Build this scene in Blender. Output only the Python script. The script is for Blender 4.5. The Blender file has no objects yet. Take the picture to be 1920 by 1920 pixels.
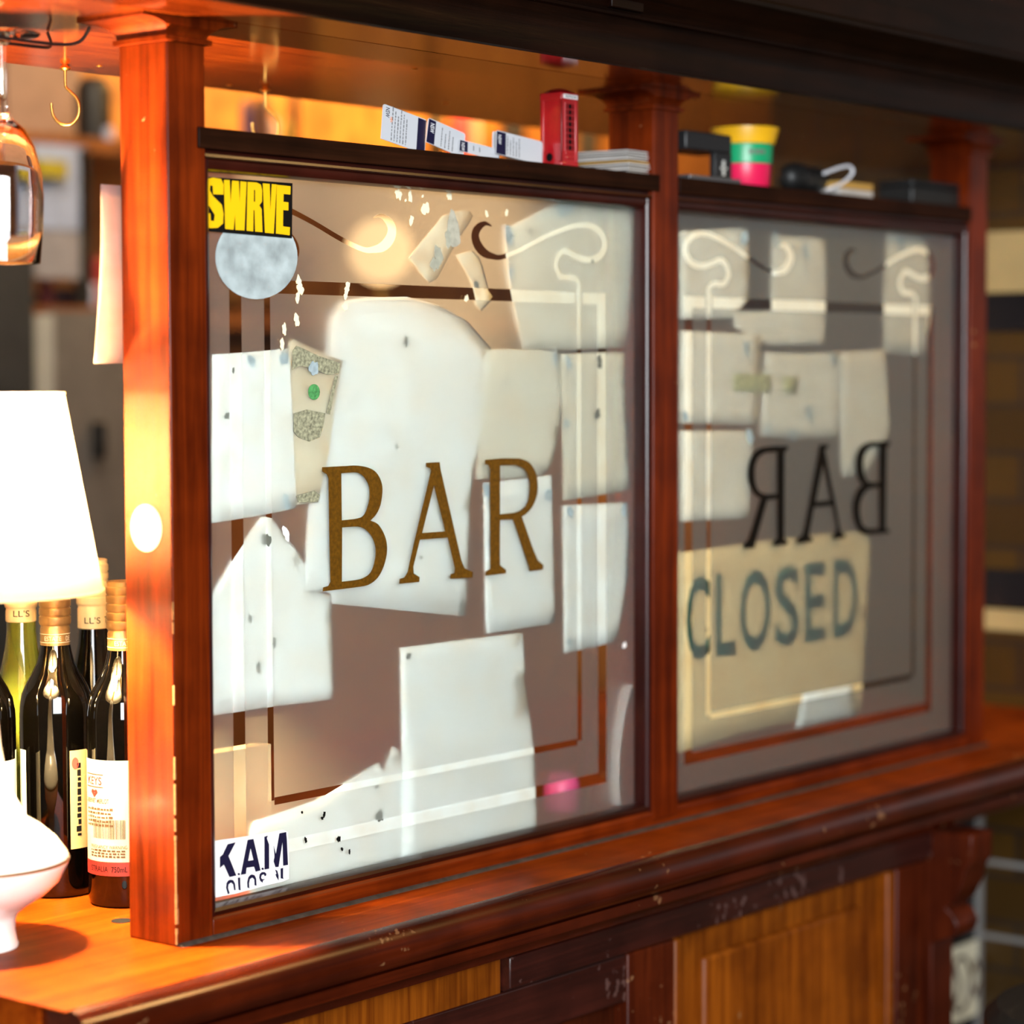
import bpy, bmesh, math, random
from mathutils import Vector, Matrix
random.seed(7)
SC = bpy.context.scene
COL = SC.collection
PI = math.pi

# ------------------------------------------------------------------ camera
F = 4571.9                                    # focal length in pixels of the 1920 frame
YAW, PITCH, ROLL = map(math.radians, (39.034, 3.250, -0.1733))
W = Vector((math.cos(YAW)*math.cos(PITCH), math.sin(YAW)*math.cos(PITCH), -math.sin(PITCH)))
_r = W.cross(Vector((0, 0, 1))).normalized()
_u = _r.cross(W)
R = math.cos(ROLL)*_r + math.sin(ROLL)*_u
U = -math.sin(ROLL)*_r + math.cos(ROLL)*_u
def ray(px, py): return W + R*((px-960)/F) - U*((py-960)/F)
CAM = Vector((0, 0, 1.1)) - 2.25*ray(330.8, 1776)
def at(px, py, axis, val):                    # the point of a plane (axis = val) seen at a photo pixel
    r = ray(px, py); t = (val-CAM[axis])/r[axis]
    return CAM + t*r
cd = bpy.data.cameras.new('camera')
cam = bpy.data.objects.new('camera', cd); COL.objects.link(cam)
m = Matrix((R, U, -W)).transposed().to_4x4(); m.translation = CAM
cam.matrix_world = m
cd.sensor_width = 36; cd.lens = 36*F/1920; cd.clip_start = .05; cd.clip_end = 50
cd.dof.use_dof = True; cd.dof.focus_distance = 2.43; cd.dof.aperture_fstop = 2.7
SC.camera = cam

# ------------------------------------------------------------------ light and exposure
SC.view_settings.view_transform = 'Standard'; SC.view_settings.look = 'None'
SC.view_settings.exposure = 0.0; SC.view_settings.gamma = 1; SC.view_settings.use_curve_mapping = False
SC.cycles.transparent_max_bounces = 24
SC.cycles.sample_clamp_indirect = 60
wd = bpy.data.worlds.new('world'); SC.world = wd; wd.use_nodes = True
wd.node_tree.nodes['Background'].inputs[0].default_value = (.80, .88, 1, 1)
wd.node_tree.nodes['Background'].inputs[1].default_value = .05
def area(name, loc, target, size, energy, col, sy=None):
    l = bpy.data.lights.new(name, 'AREA'); l.energy = energy; l.color = col
    l.shape = 'RECTANGLE'; l.size = size; l.size_y = sy or size
    o = bpy.data.objects.new(name, l); COL.objects.link(o); o.location = loc
    o.rotation_euler = (Vector(target)-Vector(loc)).to_track_quat('-Z', 'Y').to_euler()
    return o
def point(name, loc, energy, col, r=.03):
    l = bpy.data.lights.new(name, 'POINT'); l.energy = energy; l.color = col; l.shadow_soft_size = r
    o = bpy.data.objects.new(name, l); COL.objects.link(o); o.location = loc
    return o
area('street_window_light', (-2.0, -2.6, 2.1), (.35, 0, 1.35), 1.7, 258, (.93, .975, 1), 1.6)
area('right_bar_light', (1.70, -1.25, 2.95), (1.45, 0, 1.1), .35, 22, (1, .62, .22), .5)
area('bar_downlight', (3.0, 1.75, 3.0), (3.2, 2.5, 2.15), .6, 75, (1, .55, .17))
sl = bpy.data.lights.new('added_glow_spot', 'SPOT'); sl.energy = 560; sl.color = (1, .62, .28); sl.spot_size = math.radians(17); sl.spot_blend = 1; sl.shadow_soft_size = .03  # added spot, spreads the globe lamp's warm glow over the frosted pane
so_ = bpy.data.objects.new('added_glow_spot', sl); COL.objects.link(so_); so_.location = (.95, 1.25, 2.06)
so_.rotation_euler = (Vector((.405, .02, 1.76))-Vector((.95, 1.25, 2.06))).to_track_quat('-Z', 'Y').to_euler()
area('bar_ceiling_light', (1.2, 1.3, 2.9), (1.7, 2.3, 1.7), .8, 28, (1, .80, .58))

# ------------------------------------------------------------------ material helpers
def mat(name):
    m = bpy.data.materials.new(name); m.use_nodes = True
    return m, m.node_tree.nodes, m.node_tree.links, m.node_tree.nodes['Principled BSDF']
def plain(name, col, rough=.5, metal=0, spec=.5, coat=0, noise=0, scale=40, bump=0, trans=0):
    m, n, l, b = mat(name)
    b.inputs['Base Color'].default_value = (*col, 1); b.inputs['Roughness'].default_value = rough
    b.inputs['Metallic'].default_value = metal; b.inputs['Specular IOR Level'].default_value = spec
    b.inputs['Coat Weight'].default_value = coat; b.inputs['Coat Roughness'].default_value = .05
    b.inputs['Transmission Weight'].default_value = trans
    tc = n.new('ShaderNodeTexCoord'); tx = n.new('ShaderNodeTexNoise')
    tx.inputs['Scale'].default_value = scale; tx.inputs['Detail'].default_value = 6
    l.new(tc.outputs['Object'], tx.inputs['Vector'])
    rp = n.new('ShaderNodeValToRGB'); a = 1-noise; c = 1+noise*.6
    rp.color_ramp.elements[0].position = .3; rp.color_ramp.elements[1].position = .7
    rp.color_ramp.elements[0].color = (col[0]*a, col[1]*a, col[2]*a, 1)
    rp.color_ramp.elements[1].color = (min(1, col[0]*c), min(1, col[1]*c), min(1, col[2]*c), 1)
    l.new(tx.outputs['Fac'], rp.inputs['Fac']); l.new(rp.outputs['Color'], b.inputs['Base Color'])
    if bump:
        bp = n.new('ShaderNodeBump'); bp.inputs['Strength'].default_value = bump; bp.inputs['Distance'].default_value = .002
        l.new(tx.outputs['Fac'], bp.inputs['Height']); l.new(bp.outputs['Normal'], b.inputs['Normal'])
    return m
def wood(name, dark, light, axis='Z', rough=.3, wear=.0, wearcol=(.55, .33, .14), coat=.5, scale=1, bump=.15, spec=.5):
    m, n, l, b = mat(name)
    tc = n.new('ShaderNodeTexCoord'); mp = n.new('ShaderNodeMapping')
    s = {'X': (2.2, 60, 60), 'Y': (60, 2.2, 60), 'Z': (60, 60, 2.2)}[axis]
    mp.inputs['Scale'].default_value = [v*scale for v in s]
    l.new(tc.outputs['Object'], mp.inputs['Vector'])
    n1 = n.new('ShaderNodeTexNoise'); n1.inputs['Scale'].default_value = 1.3; n1.inputs['Detail'].default_value = 9
    n1.inputs['Roughness'].default_value = .62; n1.inputs['Distortion'].default_value = .5
    l.new(mp.outputs['Vector'], n1.inputs['Vector'])
    rp = n.new('ShaderNodeValToRGB')
    rp.color_ramp.elements[0].position = .33; rp.color_ramp.elements[1].position = .68
    rp.color_ramp.elements[0].color = (*dark, 1); rp.color_ramp.elements[1].color = (*light, 1)
    l.new(n1.outputs['Fac'], rp.inputs['Fac'])
    n2 = n.new('ShaderNodeTexNoise'); n2.inputs['Scale'].default_value = 14; n2.inputs['Detail'].default_value = 3
    l.new(tc.outputs['Object'], n2.inputs['Vector'])
    mx = n.new('ShaderNodeMix'); mx.data_type = 'RGBA'; mx.blend_type = 'MULTIPLY'
    r2 = n.new('ShaderNodeValToRGB'); r2.color_ramp.elements[0].color = (.55, .5, .5, 1)
    r2.color_ramp.elements[0].position = .35; r2.color_ramp.elements[1].position = .6
    l.new(n2.outputs['Fac'], r2.inputs['Fac'])
    mx.inputs['Factor'].default_value = .8
    l.new(rp.outputs['Color'], mx.inputs['A']); l.new(r2.outputs['Color'], mx.inputs['B'])
    out = mx.outputs['Result']
    if wear:                                   # chips and scuffs that show the pale wood
        n3 = n.new('ShaderNodeTexNoise'); n3.inputs['Scale'].default_value = 90; n3.inputs['Detail'].default_value = 5
        n4 = n.new('ShaderNodeTexNoise'); n4.inputs['Scale'].default_value = 9
        l.new(tc.outputs['Object'], n3.inputs['Vector']); l.new(tc.outputs['Object'], n4.inputs['Vector'])
        mu = n.new('ShaderNodeMath'); mu.operation = 'MULTIPLY'
        l.new(n3.outputs['Fac'], mu.inputs[0]); l.new(n4.outputs['Fac'], mu.inputs[1])
        r3 = n.new('ShaderNodeValToRGB'); r3.color_ramp.elements[0].position = .44-.12*wear; r3.color_ramp.elements[1].position = .47-.10*wear
        l.new(mu.outputs[0], r3.inputs['Fac'])
        m2 = n.new('ShaderNodeMix'); m2.data_type = 'RGBA'; m2.inputs['B'].default_value = (*wearcol, 1)
        l.new(r3.outputs['Color'], m2.inputs['Factor']); l.new(out, m2.inputs['A'])
        out = m2.outputs['Result']
    l.new(out, b.inputs['Base Color'])
    b.inputs['Roughness'].default_value = rough; b.inputs['Coat Weight'].default_value = coat
    b.inputs['Coat Roughness'].default_value = .12; b.inputs['Specular IOR Level'].default_value = spec
    bp = n.new('ShaderNodeBump'); bp.inputs['Strength'].default_value = bump; bp.inputs['Distance'].default_value = .001
    l.new(n1.outputs['Fac'], bp.inputs['Height']); l.new(bp.outputs['Normal'], b.inputs['Normal'])
    return m
def emit(name, col, strength):
    m, n, l, b = mat(name); n.remove(b)
    e = n.new('ShaderNodeEmission'); e.inputs[0].default_value = (*col, 1); e.inputs[1].default_value = strength
    l.new(e.outputs[0], n['Material Output'].inputs[0]); return m
def papermat(name, col, trans=.14, noise=.06, scale=30):
    m, n, l, b = mat(name); n.remove(b)
    tc = n.new('ShaderNodeTexCoord'); tx = n.new('ShaderNodeTexNoise'); tx.inputs['Scale'].default_value = scale
    tx.inputs['Detail'].default_value = 5; l.new(tc.outputs['Object'], tx.inputs['Vector'])
    rp = n.new('ShaderNodeValToRGB'); rp.color_ramp.elements[0].position = .3; rp.color_ramp.elements[1].position = .6
    rp.color_ramp.elements[0].color = tuple(c*(1-noise*(1+i)) for i, c in enumerate(col))+(1,)
    rp.color_ramp.elements[1].color = (*col, 1); l.new(tx.outputs['Fac'], rp.inputs['Fac'])
    d = n.new('ShaderNodeBsdfDiffuse'); t = n.new('ShaderNodeBsdfTranslucent'); mx = n.new('ShaderNodeMixShader')
    mx.inputs[0].default_value = trans
    l.new(rp.outputs['Color'], d.inputs['Color']); l.new(rp.outputs['Color'], t.inputs['Color'])
    l.new(d.outputs[0], mx.inputs[1]); l.new(t.outputs[0], mx.inputs[2])
    l.new(mx.outputs[0], n['Material Output'].inputs[0]); return m

M = {}
M['post'] = wood('mahogany_post', (.055, .0052, .0004), (.165, .020, .0014), 'Z', .34, .08, coat=.06, spec=.14)
M['rail'] = wood('mahogany_rail', (.062, .006, .0005), (.18, .023, .0015), 'X', .36, .2, coat=.05, spec=.14)
M['shelf'] = wood('dark_shelf_wood', (.008, .0022, .0008), (.024, .0068, .0026), 'X', .5, 0, coat=.0, spec=.06)
M['bead'] = wood('maroon_bead', (.018, .0018, .0012), (.036, .004, .0022), 'Z', .28, 0, coat=.15, spec=.3)
M['beadx'] = wood('maroon_bead_level', (.016, .0022, .0012), (.034, .0052, .0026), 'X', .28, 0, coat=.1, spec=.25)
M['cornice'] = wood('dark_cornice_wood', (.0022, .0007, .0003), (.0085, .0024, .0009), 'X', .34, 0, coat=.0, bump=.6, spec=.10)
M['soffit'] = wood('varnished_soffit', (.080, .0085, .0005), (.16, .024, .0013), 'X', .20, 0, coat=.55, spec=.4)
M['beam'] = wood('varnished_beam_underside', (.05, .006, .0008), (.10, .014, .0018), 'X', .12, 0, coat=.6, bump=.03)
M['counter'] = wood('varnished_counter', (.15, .018, .0008), (.27, .046, .0020), 'X', .45, .08, coat=.0, bump=.04, spec=.04)
M['nosing'] = wood('worn_nosing', (.030, .003, .0006), (.072, .0085, .0014), 'X', .24, .30, coat=.35, spec=.3, wearcol=(.16, .07, .03))
M['frontrail'] = wood('scuffed_front_rail', (.016, .0026, .0016), (.042, .0068, .0038), 'X', .35, .55, (.085, .040, .034), coat=.3)
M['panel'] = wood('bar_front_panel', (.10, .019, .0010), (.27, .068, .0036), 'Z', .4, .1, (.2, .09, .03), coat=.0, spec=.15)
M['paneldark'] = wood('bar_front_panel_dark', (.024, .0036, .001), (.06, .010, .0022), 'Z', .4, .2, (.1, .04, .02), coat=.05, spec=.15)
M['stile'] = wood('bar_front_stile', (.035, .004, .0009), (.090, .013, .0024), 'Z', .4, .15, (.2, .09, .04), coat=.05, spec=.15)
M['putty'] = plain('dark_gap_filler', (.035, .026, .022), .6, noise=.6, scale=120)
M['gold'] = plain('gilt', (.15, .064, .003), .4, .3, noise=.35, scale=260)
M['goldback'] = plain('gilt_underside', (.004, .003, .002), .8, spec=.1)
M['brass'] = plain('brass', (.80, .46, .12), .28, 1, noise=.25, scale=200)
M['paper'] = papermat('white_paper', (.80, .835, .825))
M['paperwarm'] = papermat('cream_paper', (.76, .74, .63), .2)
M['paperright'] = papermat('pale_sheet_paper', (.86, .82, .71), .15)
M['paperold'] = papermat('aged_paper', (.72, .66, .50), .25, .12)
M['signpaper'] = papermat('tan_sign_card', (.84, .66, .36), .15, .08)
M['green'] = plain('green_ink', (.018, .065, .048), .7, spec=.2)
M['tack'] = plain('blue_adhesive_putty', (.33, .41, .46), .7, noise=.25, scale=150)
M['greytack'] = plain('grey_adhesive_putty', (.42, .41, .35), .7, noise=.2, scale=150)
M['stain'] = plain('dark_mark', (.13, .13, .11), .7)
M['white'] = plain('white_print', (.86, .86, .87), .4)
M['labelwhite'] = plain('label_white', (.30, .29, .24), .5)
M['labelink'] = plain('label_ink', (.05, .024, .006), .6)
M['black'] = plain('black_print', (.004, .004, .004), .6, spec=.08)
M['cardwhite'] = plain('card_white', (.50, .51, .54), .45)
M['labelred'] = plain('label_red', (.16, .010, .008), .5)
M['navy'] = plain('navy_print', (.010, .009, .032), .4, spec=.15)
M['yellow'] = plain('yellow_print', (.72, .43, .004), .5, spec=.1)
M['cream'] = plain('cream_print', (.85, .78, .55), .45)
M['redprint'] = plain('red_print', (.62, .04, .03), .45)
M['grey'] = plain('grey_ink', (.18, .18, .19), .6)
M['orangeprint'] = plain('orange_print', (.8, .25, .08), .5)
M['red'] = plain('red_enamel', (.34, .004, .008), .28, coat=.5, noise=.12, scale=120)
M['ceramic'] = plain('white_ceramic', (.84, .80, .76), .18, coat=.6, noise=.03)
M['wineglassdark'] = plain('dark_bottle_glass', (.0005, .0004, .0003), .03, spec=.5)
M['greenglass'] = plain('green_bottle_glass', (.36, .42, .05), .04, spec=.7, trans=.75)
M['foilgold'] = plain('bronze_foil', (.34, .20, .07), .35, .6, noise=.15)
M['foilcream'] = plain('cream_foil', (.78, .62, .32), .45)
M['labelbrown'] = plain('kraft_label', (.34, .23, .10), .6)
M['blackmetal'] = plain('black_metal', (.01, .01, .011), .4)
M['blackleather'] = plain('black_leather', (.008, .008, .008), .5, noise=.3, scale=90, bump=.2)
M['floor'] = wood('floorboards', (.05, .02, .01), (.10, .045, .02), 'X', .5)
M['plaster'] = plain('plaster', (.42, .34, .24), .8, noise=.15, scale=3)
M['backwood'] = wood('back_bar_wood', (.16, .05, .012), (.30, .11, .025), 'Z', .4, scale=.4)
M['grout'] = plain('pale_grout', (.20, .19, .18), .8)
M['blacktile'] = plain('black_glazed_tile', (.010, .008, .009), .15)
M['creamtile'] = plain('cream_glazed_tile', (.42, .30, .13), .3, noise=.08, scale=12)
M['tileline'] = plain('dark_tile_pattern', (.10, .06, .035), .4)

# ------------------------------------------------------------------ mesh helpers
def finish(name, bm, m, parent=None, bevel=0, smooth=False, seg=2):
    bmesh.ops.recalc_face_normals(bm, faces=bm.faces[:])
    me = bpy.data.meshes.new(name); bm.to_mesh(me); bm.free()
    o = bpy.data.objects.new(name, me); COL.objects.link(o)
    if m: me.materials.append(m)
    if parent:
        o.parent = parent
        o.matrix_parent_inverse = Matrix.Translation(-Vector(parent.location)) if parent.parent is None else Matrix.Identity(4)
    if bevel:
        b = o.modifiers.new('bevel', 'BEVEL'); b.width = bevel; b.segments = seg; b.limit_method = 'ANGLE'; b.angle_limit = math.radians(35)
        smooth = True
    if smooth:
        for p in me.polygons: p.use_smooth = True
        try: me.set_sharp_from_angle(angle=math.radians(38))
        except Exception: pass
    return o
def tag(o, label=None, cat=None, group=None, kind=None):
    if label: o['label'] = label
    if cat: o['category'] = cat
    if group: o['group'] = group
    if kind: o['kind'] = kind
    return o
def thing(name, loc, label, cat, group=None):
    o = bpy.data.objects.new(name, None); COL.objects.link(o); o.location = loc; o.empty_display_size = .02
    return tag(o, label, cat, group)
def add_box(bm, x0, x1, y0, y1, z0, z1):
    v = [bm.verts.new((x, y, z)) for x in (x0, x1) for y in (y0, y1) for z in (z0, z1)]
    for f in ((0, 1, 3, 2), (4, 6, 7, 5), (0, 4, 5, 1), (2, 3, 7, 6), (0, 2, 6, 4), (1, 5, 7, 3)):
        bm.faces.new([v[i] for i in f])
def box(name, x0, x1, y0, y1, z0, z1, m, parent=None, bevel=0):
    bm = bmesh.new(); add_box(bm, x0, x1, y0, y1, z0, z1)
    return finish(name, bm, m, parent, bevel)
def add_sweep(bm, pts, a, b):                  # pts: ring at a -> ring at b, functions of t
    va = [bm.verts.new(a(p)) for p in pts]; vb = [bm.verts.new(b(p)) for p in pts]
    k = len(pts)
    for i in range(k): bm.faces.new((va[i], va[(i+1) % k], vb[(i+1) % k], vb[i]))
    bm.faces.new(va); bm.faces.new(vb[::-1])
def prism_x(name, prof, x0, x1, m, parent=None, bevel=0, smooth=True):   # profile in (y, z) drawn along x
    bm = bmesh.new(); add_sweep(bm, prof, lambda p: (x0, p[0], p[1]), lambda p: (x1, p[0], p[1]))
    return finish(name, bm, m, parent, bevel, smooth)
def prism_z(name, prof, z0, z1, m, parent=None, bevel=0, smooth=True):   # profile in (x, y) drawn along z
    bm = bmesh.new(); add_sweep(bm, prof, lambda p: (p[0], p[1], z0), lambda p: (p[0], p[1], z1))
    return finish(name, bm, m, parent, bevel, smooth)
def add_lathe(bm, prof, c, seg=48, a0=0, a1=2*PI, closed=True):          # prof: (r, z)
    rings = []
    full = abs(a1-a0-2*PI) < 1e-6
    k = seg if full else seg+1
    for r, z in prof:
        if r < 1e-6: rings.append([bm.verts.new((c[0], c[1], c[2]+z))])
        else: rings.append([bm.verts.new((c[0]+r*math.cos(a0+(a1-a0)*i/seg), c[1]+r*math.sin(a0+(a1-a0)*i/seg), c[2]+z)) for i in range(k)])
    for A, B in zip(rings, rings[1:]):
        for i in range(seg):
            j = (i+1) % k if full else i+1
            if len(A) == 1 and len(B) == 1: continue
            if len(A) == 1: bm.faces.new((A[0], B[i], B[j]))
            elif len(B) == 1: bm.faces.new((A[i], A[j], B[0]))
            else: bm.faces.new((A[i], A[j], B[j], B[i]))
def lathe(name, prof, c, m, parent=None, seg=48, a0=0, a1=2*PI):
    bm = bmesh.new(); add_lathe(bm, prof, c, seg, a0, a1)
    return finish(name, bm, m, parent, 0, True)
def add_tube(bm, pts, r, seg=10):
    pts = [Vector(p) for p in pts]; rings = []
    n = None
    for i, p in enumerate(pts):
        t = (pts[min(i+1, len(pts)-1)]-pts[max(i-1, 0)]).normalized()
        if n is None: n = t.orthogonal().normalized()
        n = (n-t*n.dot(t)).normalized(); b = t.cross(n)
        rr = r[i] if isinstance(r, (list, tuple)) else r
        rings.append([bm.verts.new(p+rr*(math.cos(2*PI*k/seg)*n+math.sin(2*PI*k/seg)*b)) for k in range(seg)])
    for A, B in zip(rings, rings[1:]):
        for k in range(seg): bm.faces.new((A[k], A[(k+1) % seg], B[(k+1) % seg], B[k]))
    bm.faces.new(rings[0]); bm.faces.new(rings[-1][::-1])
def tube(name, pts, r, m, parent=None, seg=10):
    bm = bmesh.new(); add_tube(bm, pts, r, seg); return finish(name, bm, m, parent, 0, True)
def smooth_path(pts, n=6):                     # Catmull-Rom
    P = [Vector(p) for p in pts]; out = []
    for i in range(len(P)-1):
        a, b, c, d = P[max(i-1, 0)], P[i], P[i+1], P[min(i+2, len(P)-1)]
        for k in range(n):
            t = k/n
            out.append(.5*((2*b)+(c-a)*t+(2*a-5*b+4*c-d)*t*t+(3*b-a-3*c+d)*t**3))
    out.append(P[-1]); return out
def fill2d(loops, depth=0.0, smooth=None):     # filled flat shape with holes -> bmesh in (u, v, w)
    cu = bpy.data.curves.new('tmp', 'CURVE'); cu.dimensions = '2D'; cu.fill_mode = 'BOTH'; cu.extrude = depth/2
    for lp in loops:
        s = cu.splines.new('POLY'); s.points.add(len(lp)-1); s.use_cyclic_u = True
        for p, q in zip(s.points, lp): p.co = (q[0], q[1], 0, 1)
    return curve_bm(cu)
def curve_bm(cu):
    o = bpy.data.objects.new('tmp', cu); COL.objects.link(o)
    dg = bpy.context.evaluated_depsgraph_get(); dg.update()
    me = bpy.data.meshes.new_from_object(o.evaluated_get(dg))
    bm = bmesh.new(); bm.from_mesh(me)
    bpy.data.objects.remove(o); bpy.data.curves.remove(cu); bpy.data.meshes.remove(me)
    return bm
def text_bm(s, depth=.0004, offset=0, res=4, spacing=1):
    cu = bpy.data.curves.new('tmp', 'FONT'); cu.body = s; cu.size = 1; cu.extrude = 0
    cu.offset = offset; cu.resolution_u = res; cu.space_character = spacing
    return curve_bm(cu)
def dash_bm(n=9):                              # a line of print too small to read: uneven dashes
    bm = bmesh.new(); x = 0
    for k in range(n):
        w = random.uniform(.5, 1.6); h = random.uniform(.6, 1)
        bm.faces.new([bm.verts.new(p) for p in ((x, 0, 0), (x+w, 0, 0), (x+w, h, 0), (x, h, 0))]); x += w+.35
    return bm
def fit(bm, x0, x1, z0, z1):                   # scale a flat shape into a box of the (u, v) plane
    xs = [v.co.x for v in bm.verts]; ys = [v.co.y for v in bm.verts]
    for v in bm.verts:
        v.co.x = x0+(v.co.x-min(xs))/(max(xs)-min(xs))*(x1-x0)
        v.co.y = z0+(v.co.y-min(ys))/(max(ys)-min(ys))*(z1-z0)
    return bm
def thicken(bm, t):                            # give a flat (u, v) shape a thickness in w
    geo = bmesh.ops.extrude_face_region(bm, geom=bm.faces[:])
    for e in geo['geom']:
        if isinstance(e, bmesh.types.BMVert): e.co.z += t
    return bm
def stand(bm, y):                              # (u, v, w) -> (x, y, z) facing -y, front surface at y
    mx = max(v.co.z for v in bm.verts)
    for v in bm.verts: v.co = Vector((v.co.x, y+(mx-v.co.z), v.co.y))
    return bm
def pl(px, py, y):
    p = at(px, py, 1, y); return (p.x, p.z)
def flat(name, bm, y, t, m, parent=None): return finish(name, stand(thicken(bm, t), y), m, parent)
def decal(name, loops_px, y, t, m, parent=None):
    return flat(name, fill2d([[pl(a, b, y) for a, b in lp] for lp in loops_px]), y, t, m, parent)

# ================================================================== room
def structure(o): o['kind'] = 'structure'; return o
structure(box('floor', -4, 7.5, -4.5, 3, -.05, 0, M['floor']))
structure(box('wall_back', -2.5, 7.5, 2.6, 2.7, 0, 3.2, M['plaster']))
structure(box('ceiling', -4, 7.5, -.5, 3, 3.2, 3.3, M['plaster']))
WX = 1.95                                       # the tiled wall at the right end of the bar
def tilemat():
    m, n, l, b = mat('golden_brown_tile')
    tc = n.new('ShaderNodeTexCoord'); sx = n.new('ShaderNodeSeparateXYZ'); cx = n.new('ShaderNodeCombineXYZ')
    l.new(tc.outputs['Object'], sx.inputs[0]); l.new(sx.outputs['Y'], cx.inputs['X']); l.new(sx.outputs['Z'], cx.inputs['Y'])
    br = n.new('ShaderNodeTexBrick'); br.inputs['Scale'].default_value = 1
    br.inputs['Brick Width'].default_value = .15; br.inputs['Row Height'].default_value = .075
    br.inputs['Mortar Size'].default_value = .004; br.inputs['Mortar Smooth'].default_value = .1
    br.inputs['Color1'].default_value = (.034, .015, .0015, 1); br.inputs['Color2'].default_value = (.060, .027, .0025, 1)
    br.inputs['Mortar'].default_value = (.02, .012, .008, 1)
    l.new(cx.outputs[0], br.inputs['Vector']); l.new(br.outputs['Color'], b.inputs['Base Color'])
    b.inputs['Roughness'].default_value = .35
    return m
M['tile'] = tilemat()
structure(box('wall_right', WX, WX+.1, -4, .62, 0, 3.2, M['tile']))
p = at(1855, 435, 0, WX-.01); q = at(1855, 549, 0, WX-.01)
structure(box('trim_1', WX-.012, WX, .12, p.y+.005, q.z, p.z, M['creamtile']))
p2 = at(1852, 1141, 0, WX-.01); q2 = at(1852, 1180, 0, WX-.01)
structure(box('trim_2', WX-.012, WX, .12, p2.y+.005, q2.z, p2.z, M['creamtile']))
p3 = at(1852, 552, 0, WX-.008); q3 = at(1852, 622, 0, WX-.008)
structure(box('trim_3', WX-.008, WX, .12, p3.y+.005, q3.z, p3.z, M['blacktile']))
p3 = at(1852, 1066, 0, WX-.008); q3 = at(1852, 1138, 0, WX-.008)
structure(box('trim_4', WX-.008, WX, .12, p3.y+.005, q3.z, p3.z, M['blacktile']))

# ================================================================== the bar counter
TOP = 1.1
counter = thing('bar_counter', (.85, .1, 0), 'long red brown varnished wooden bar counter with worn rounded front edge and panelled front', 'bar counter')
CX0, CX1 = -.215, WX-.012
nose = [(-.095, TOP)] + [(-.095-.021*math.sin(a), TOP-.021+.021*math.cos(a)) for a in [PI*k/12 for k in range(1, 11)]] + [(-.094, 1.058), (-.06, 1.056)]
prism_x('countertop', nose[:1]+[(.78, TOP), (.78, 1.06), (-.06, 1.06), (-.06, 1.0985), (-.094, 1.0985)], CX0, CX1, M['counter'], counter)
bm = bmesh.new()
ring = nose + [(-.06, 1.0984), (-.0945, 1.0984)]
add_sweep(bm, ring, lambda p: (CX0+.005, p[0], p[1]), lambda p: (CX1, p[0], p[1]))
finish('nosing', bm, M['nosing'], counter, 0, True)
cove = [(-.104, 1.058), (-.104, 1.047)] + [(-.104+.046*math.sin(a), 1.047-.026+.026*math.cos(a)) for a in [PI/2*k/6 for k in range(1, 7)]] + [(-.045, 1.018), (-.045, 1.058)]
prism_x('cove_moulding', cove, CX0+.02, CX1, M['nosing'], counter)
FY = -.045
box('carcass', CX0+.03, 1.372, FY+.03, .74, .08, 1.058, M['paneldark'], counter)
prism_x('front_rail', [(FY-.008, 1.0175), (FY-.008, .985), (FY, .98), (FY+.03, .98), (FY+.03, 1.0175)], .423, 1.372, M['frontrail'], counter, .0015)
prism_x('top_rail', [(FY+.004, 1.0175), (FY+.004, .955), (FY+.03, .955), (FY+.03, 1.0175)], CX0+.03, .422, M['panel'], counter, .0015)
box('lower_rail', CX0+.03, .642, FY+.002, FY+.03, .925, .979, M['frontrail'], counter, .002)
for x0, x1 in ((.642, .732), (1.235, 1.325), (.16, .25)):
    box('stile', x0, x1, FY, FY+.03, .1, .979, M['stile'], counter, .002)
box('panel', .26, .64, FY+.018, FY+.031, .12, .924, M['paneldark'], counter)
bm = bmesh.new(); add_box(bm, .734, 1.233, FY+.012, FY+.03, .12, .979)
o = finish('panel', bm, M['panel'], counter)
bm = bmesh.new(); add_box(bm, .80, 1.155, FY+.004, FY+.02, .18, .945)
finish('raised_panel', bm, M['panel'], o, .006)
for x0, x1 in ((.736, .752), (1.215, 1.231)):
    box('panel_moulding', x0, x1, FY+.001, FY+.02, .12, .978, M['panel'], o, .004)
box('end_panel', 1.327, 1.372, FY+.016, FY+.03, .1, .979, M['paneldark'], counter)
for cx in (1.312,):                              # scrolled corbel under the overhang
    pr = [(FY, 1.02), (-.112, 1.02), (-.112, .985), (-.105, .975), (-.100, .955), (-.088, .93), (-.074, .918), (-.085, .91), (-.093, .897), (-.088, .882), (-.066, .874), (-.052, .868), (-.054, .862), (-.054, .60), (-.05, .58), (FY+.02, .56), (FY+.02, 1.02)]
    prism_x('corbel', pr, cx, cx+.058, M['stile'], counter, .002)
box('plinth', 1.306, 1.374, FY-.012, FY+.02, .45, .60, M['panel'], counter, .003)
# dark sealed line where the glazed screen meets the counter
prism_x('sealant_line', [(-.006, TOP), (-.0035, TOP+.002), (.001, TOP+.003), (.001, TOP)], .002, 1.56, M['putty'], counter)
# worn plug in the counter top beside the post
c = at(228, 1727, 2, TOP)
lathe('wood_plug', [(0, .0006), (.010, .0006), (.010, -.002)], (c.x, c.y, TOP), M['blackmetal'], counter, 24)

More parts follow.
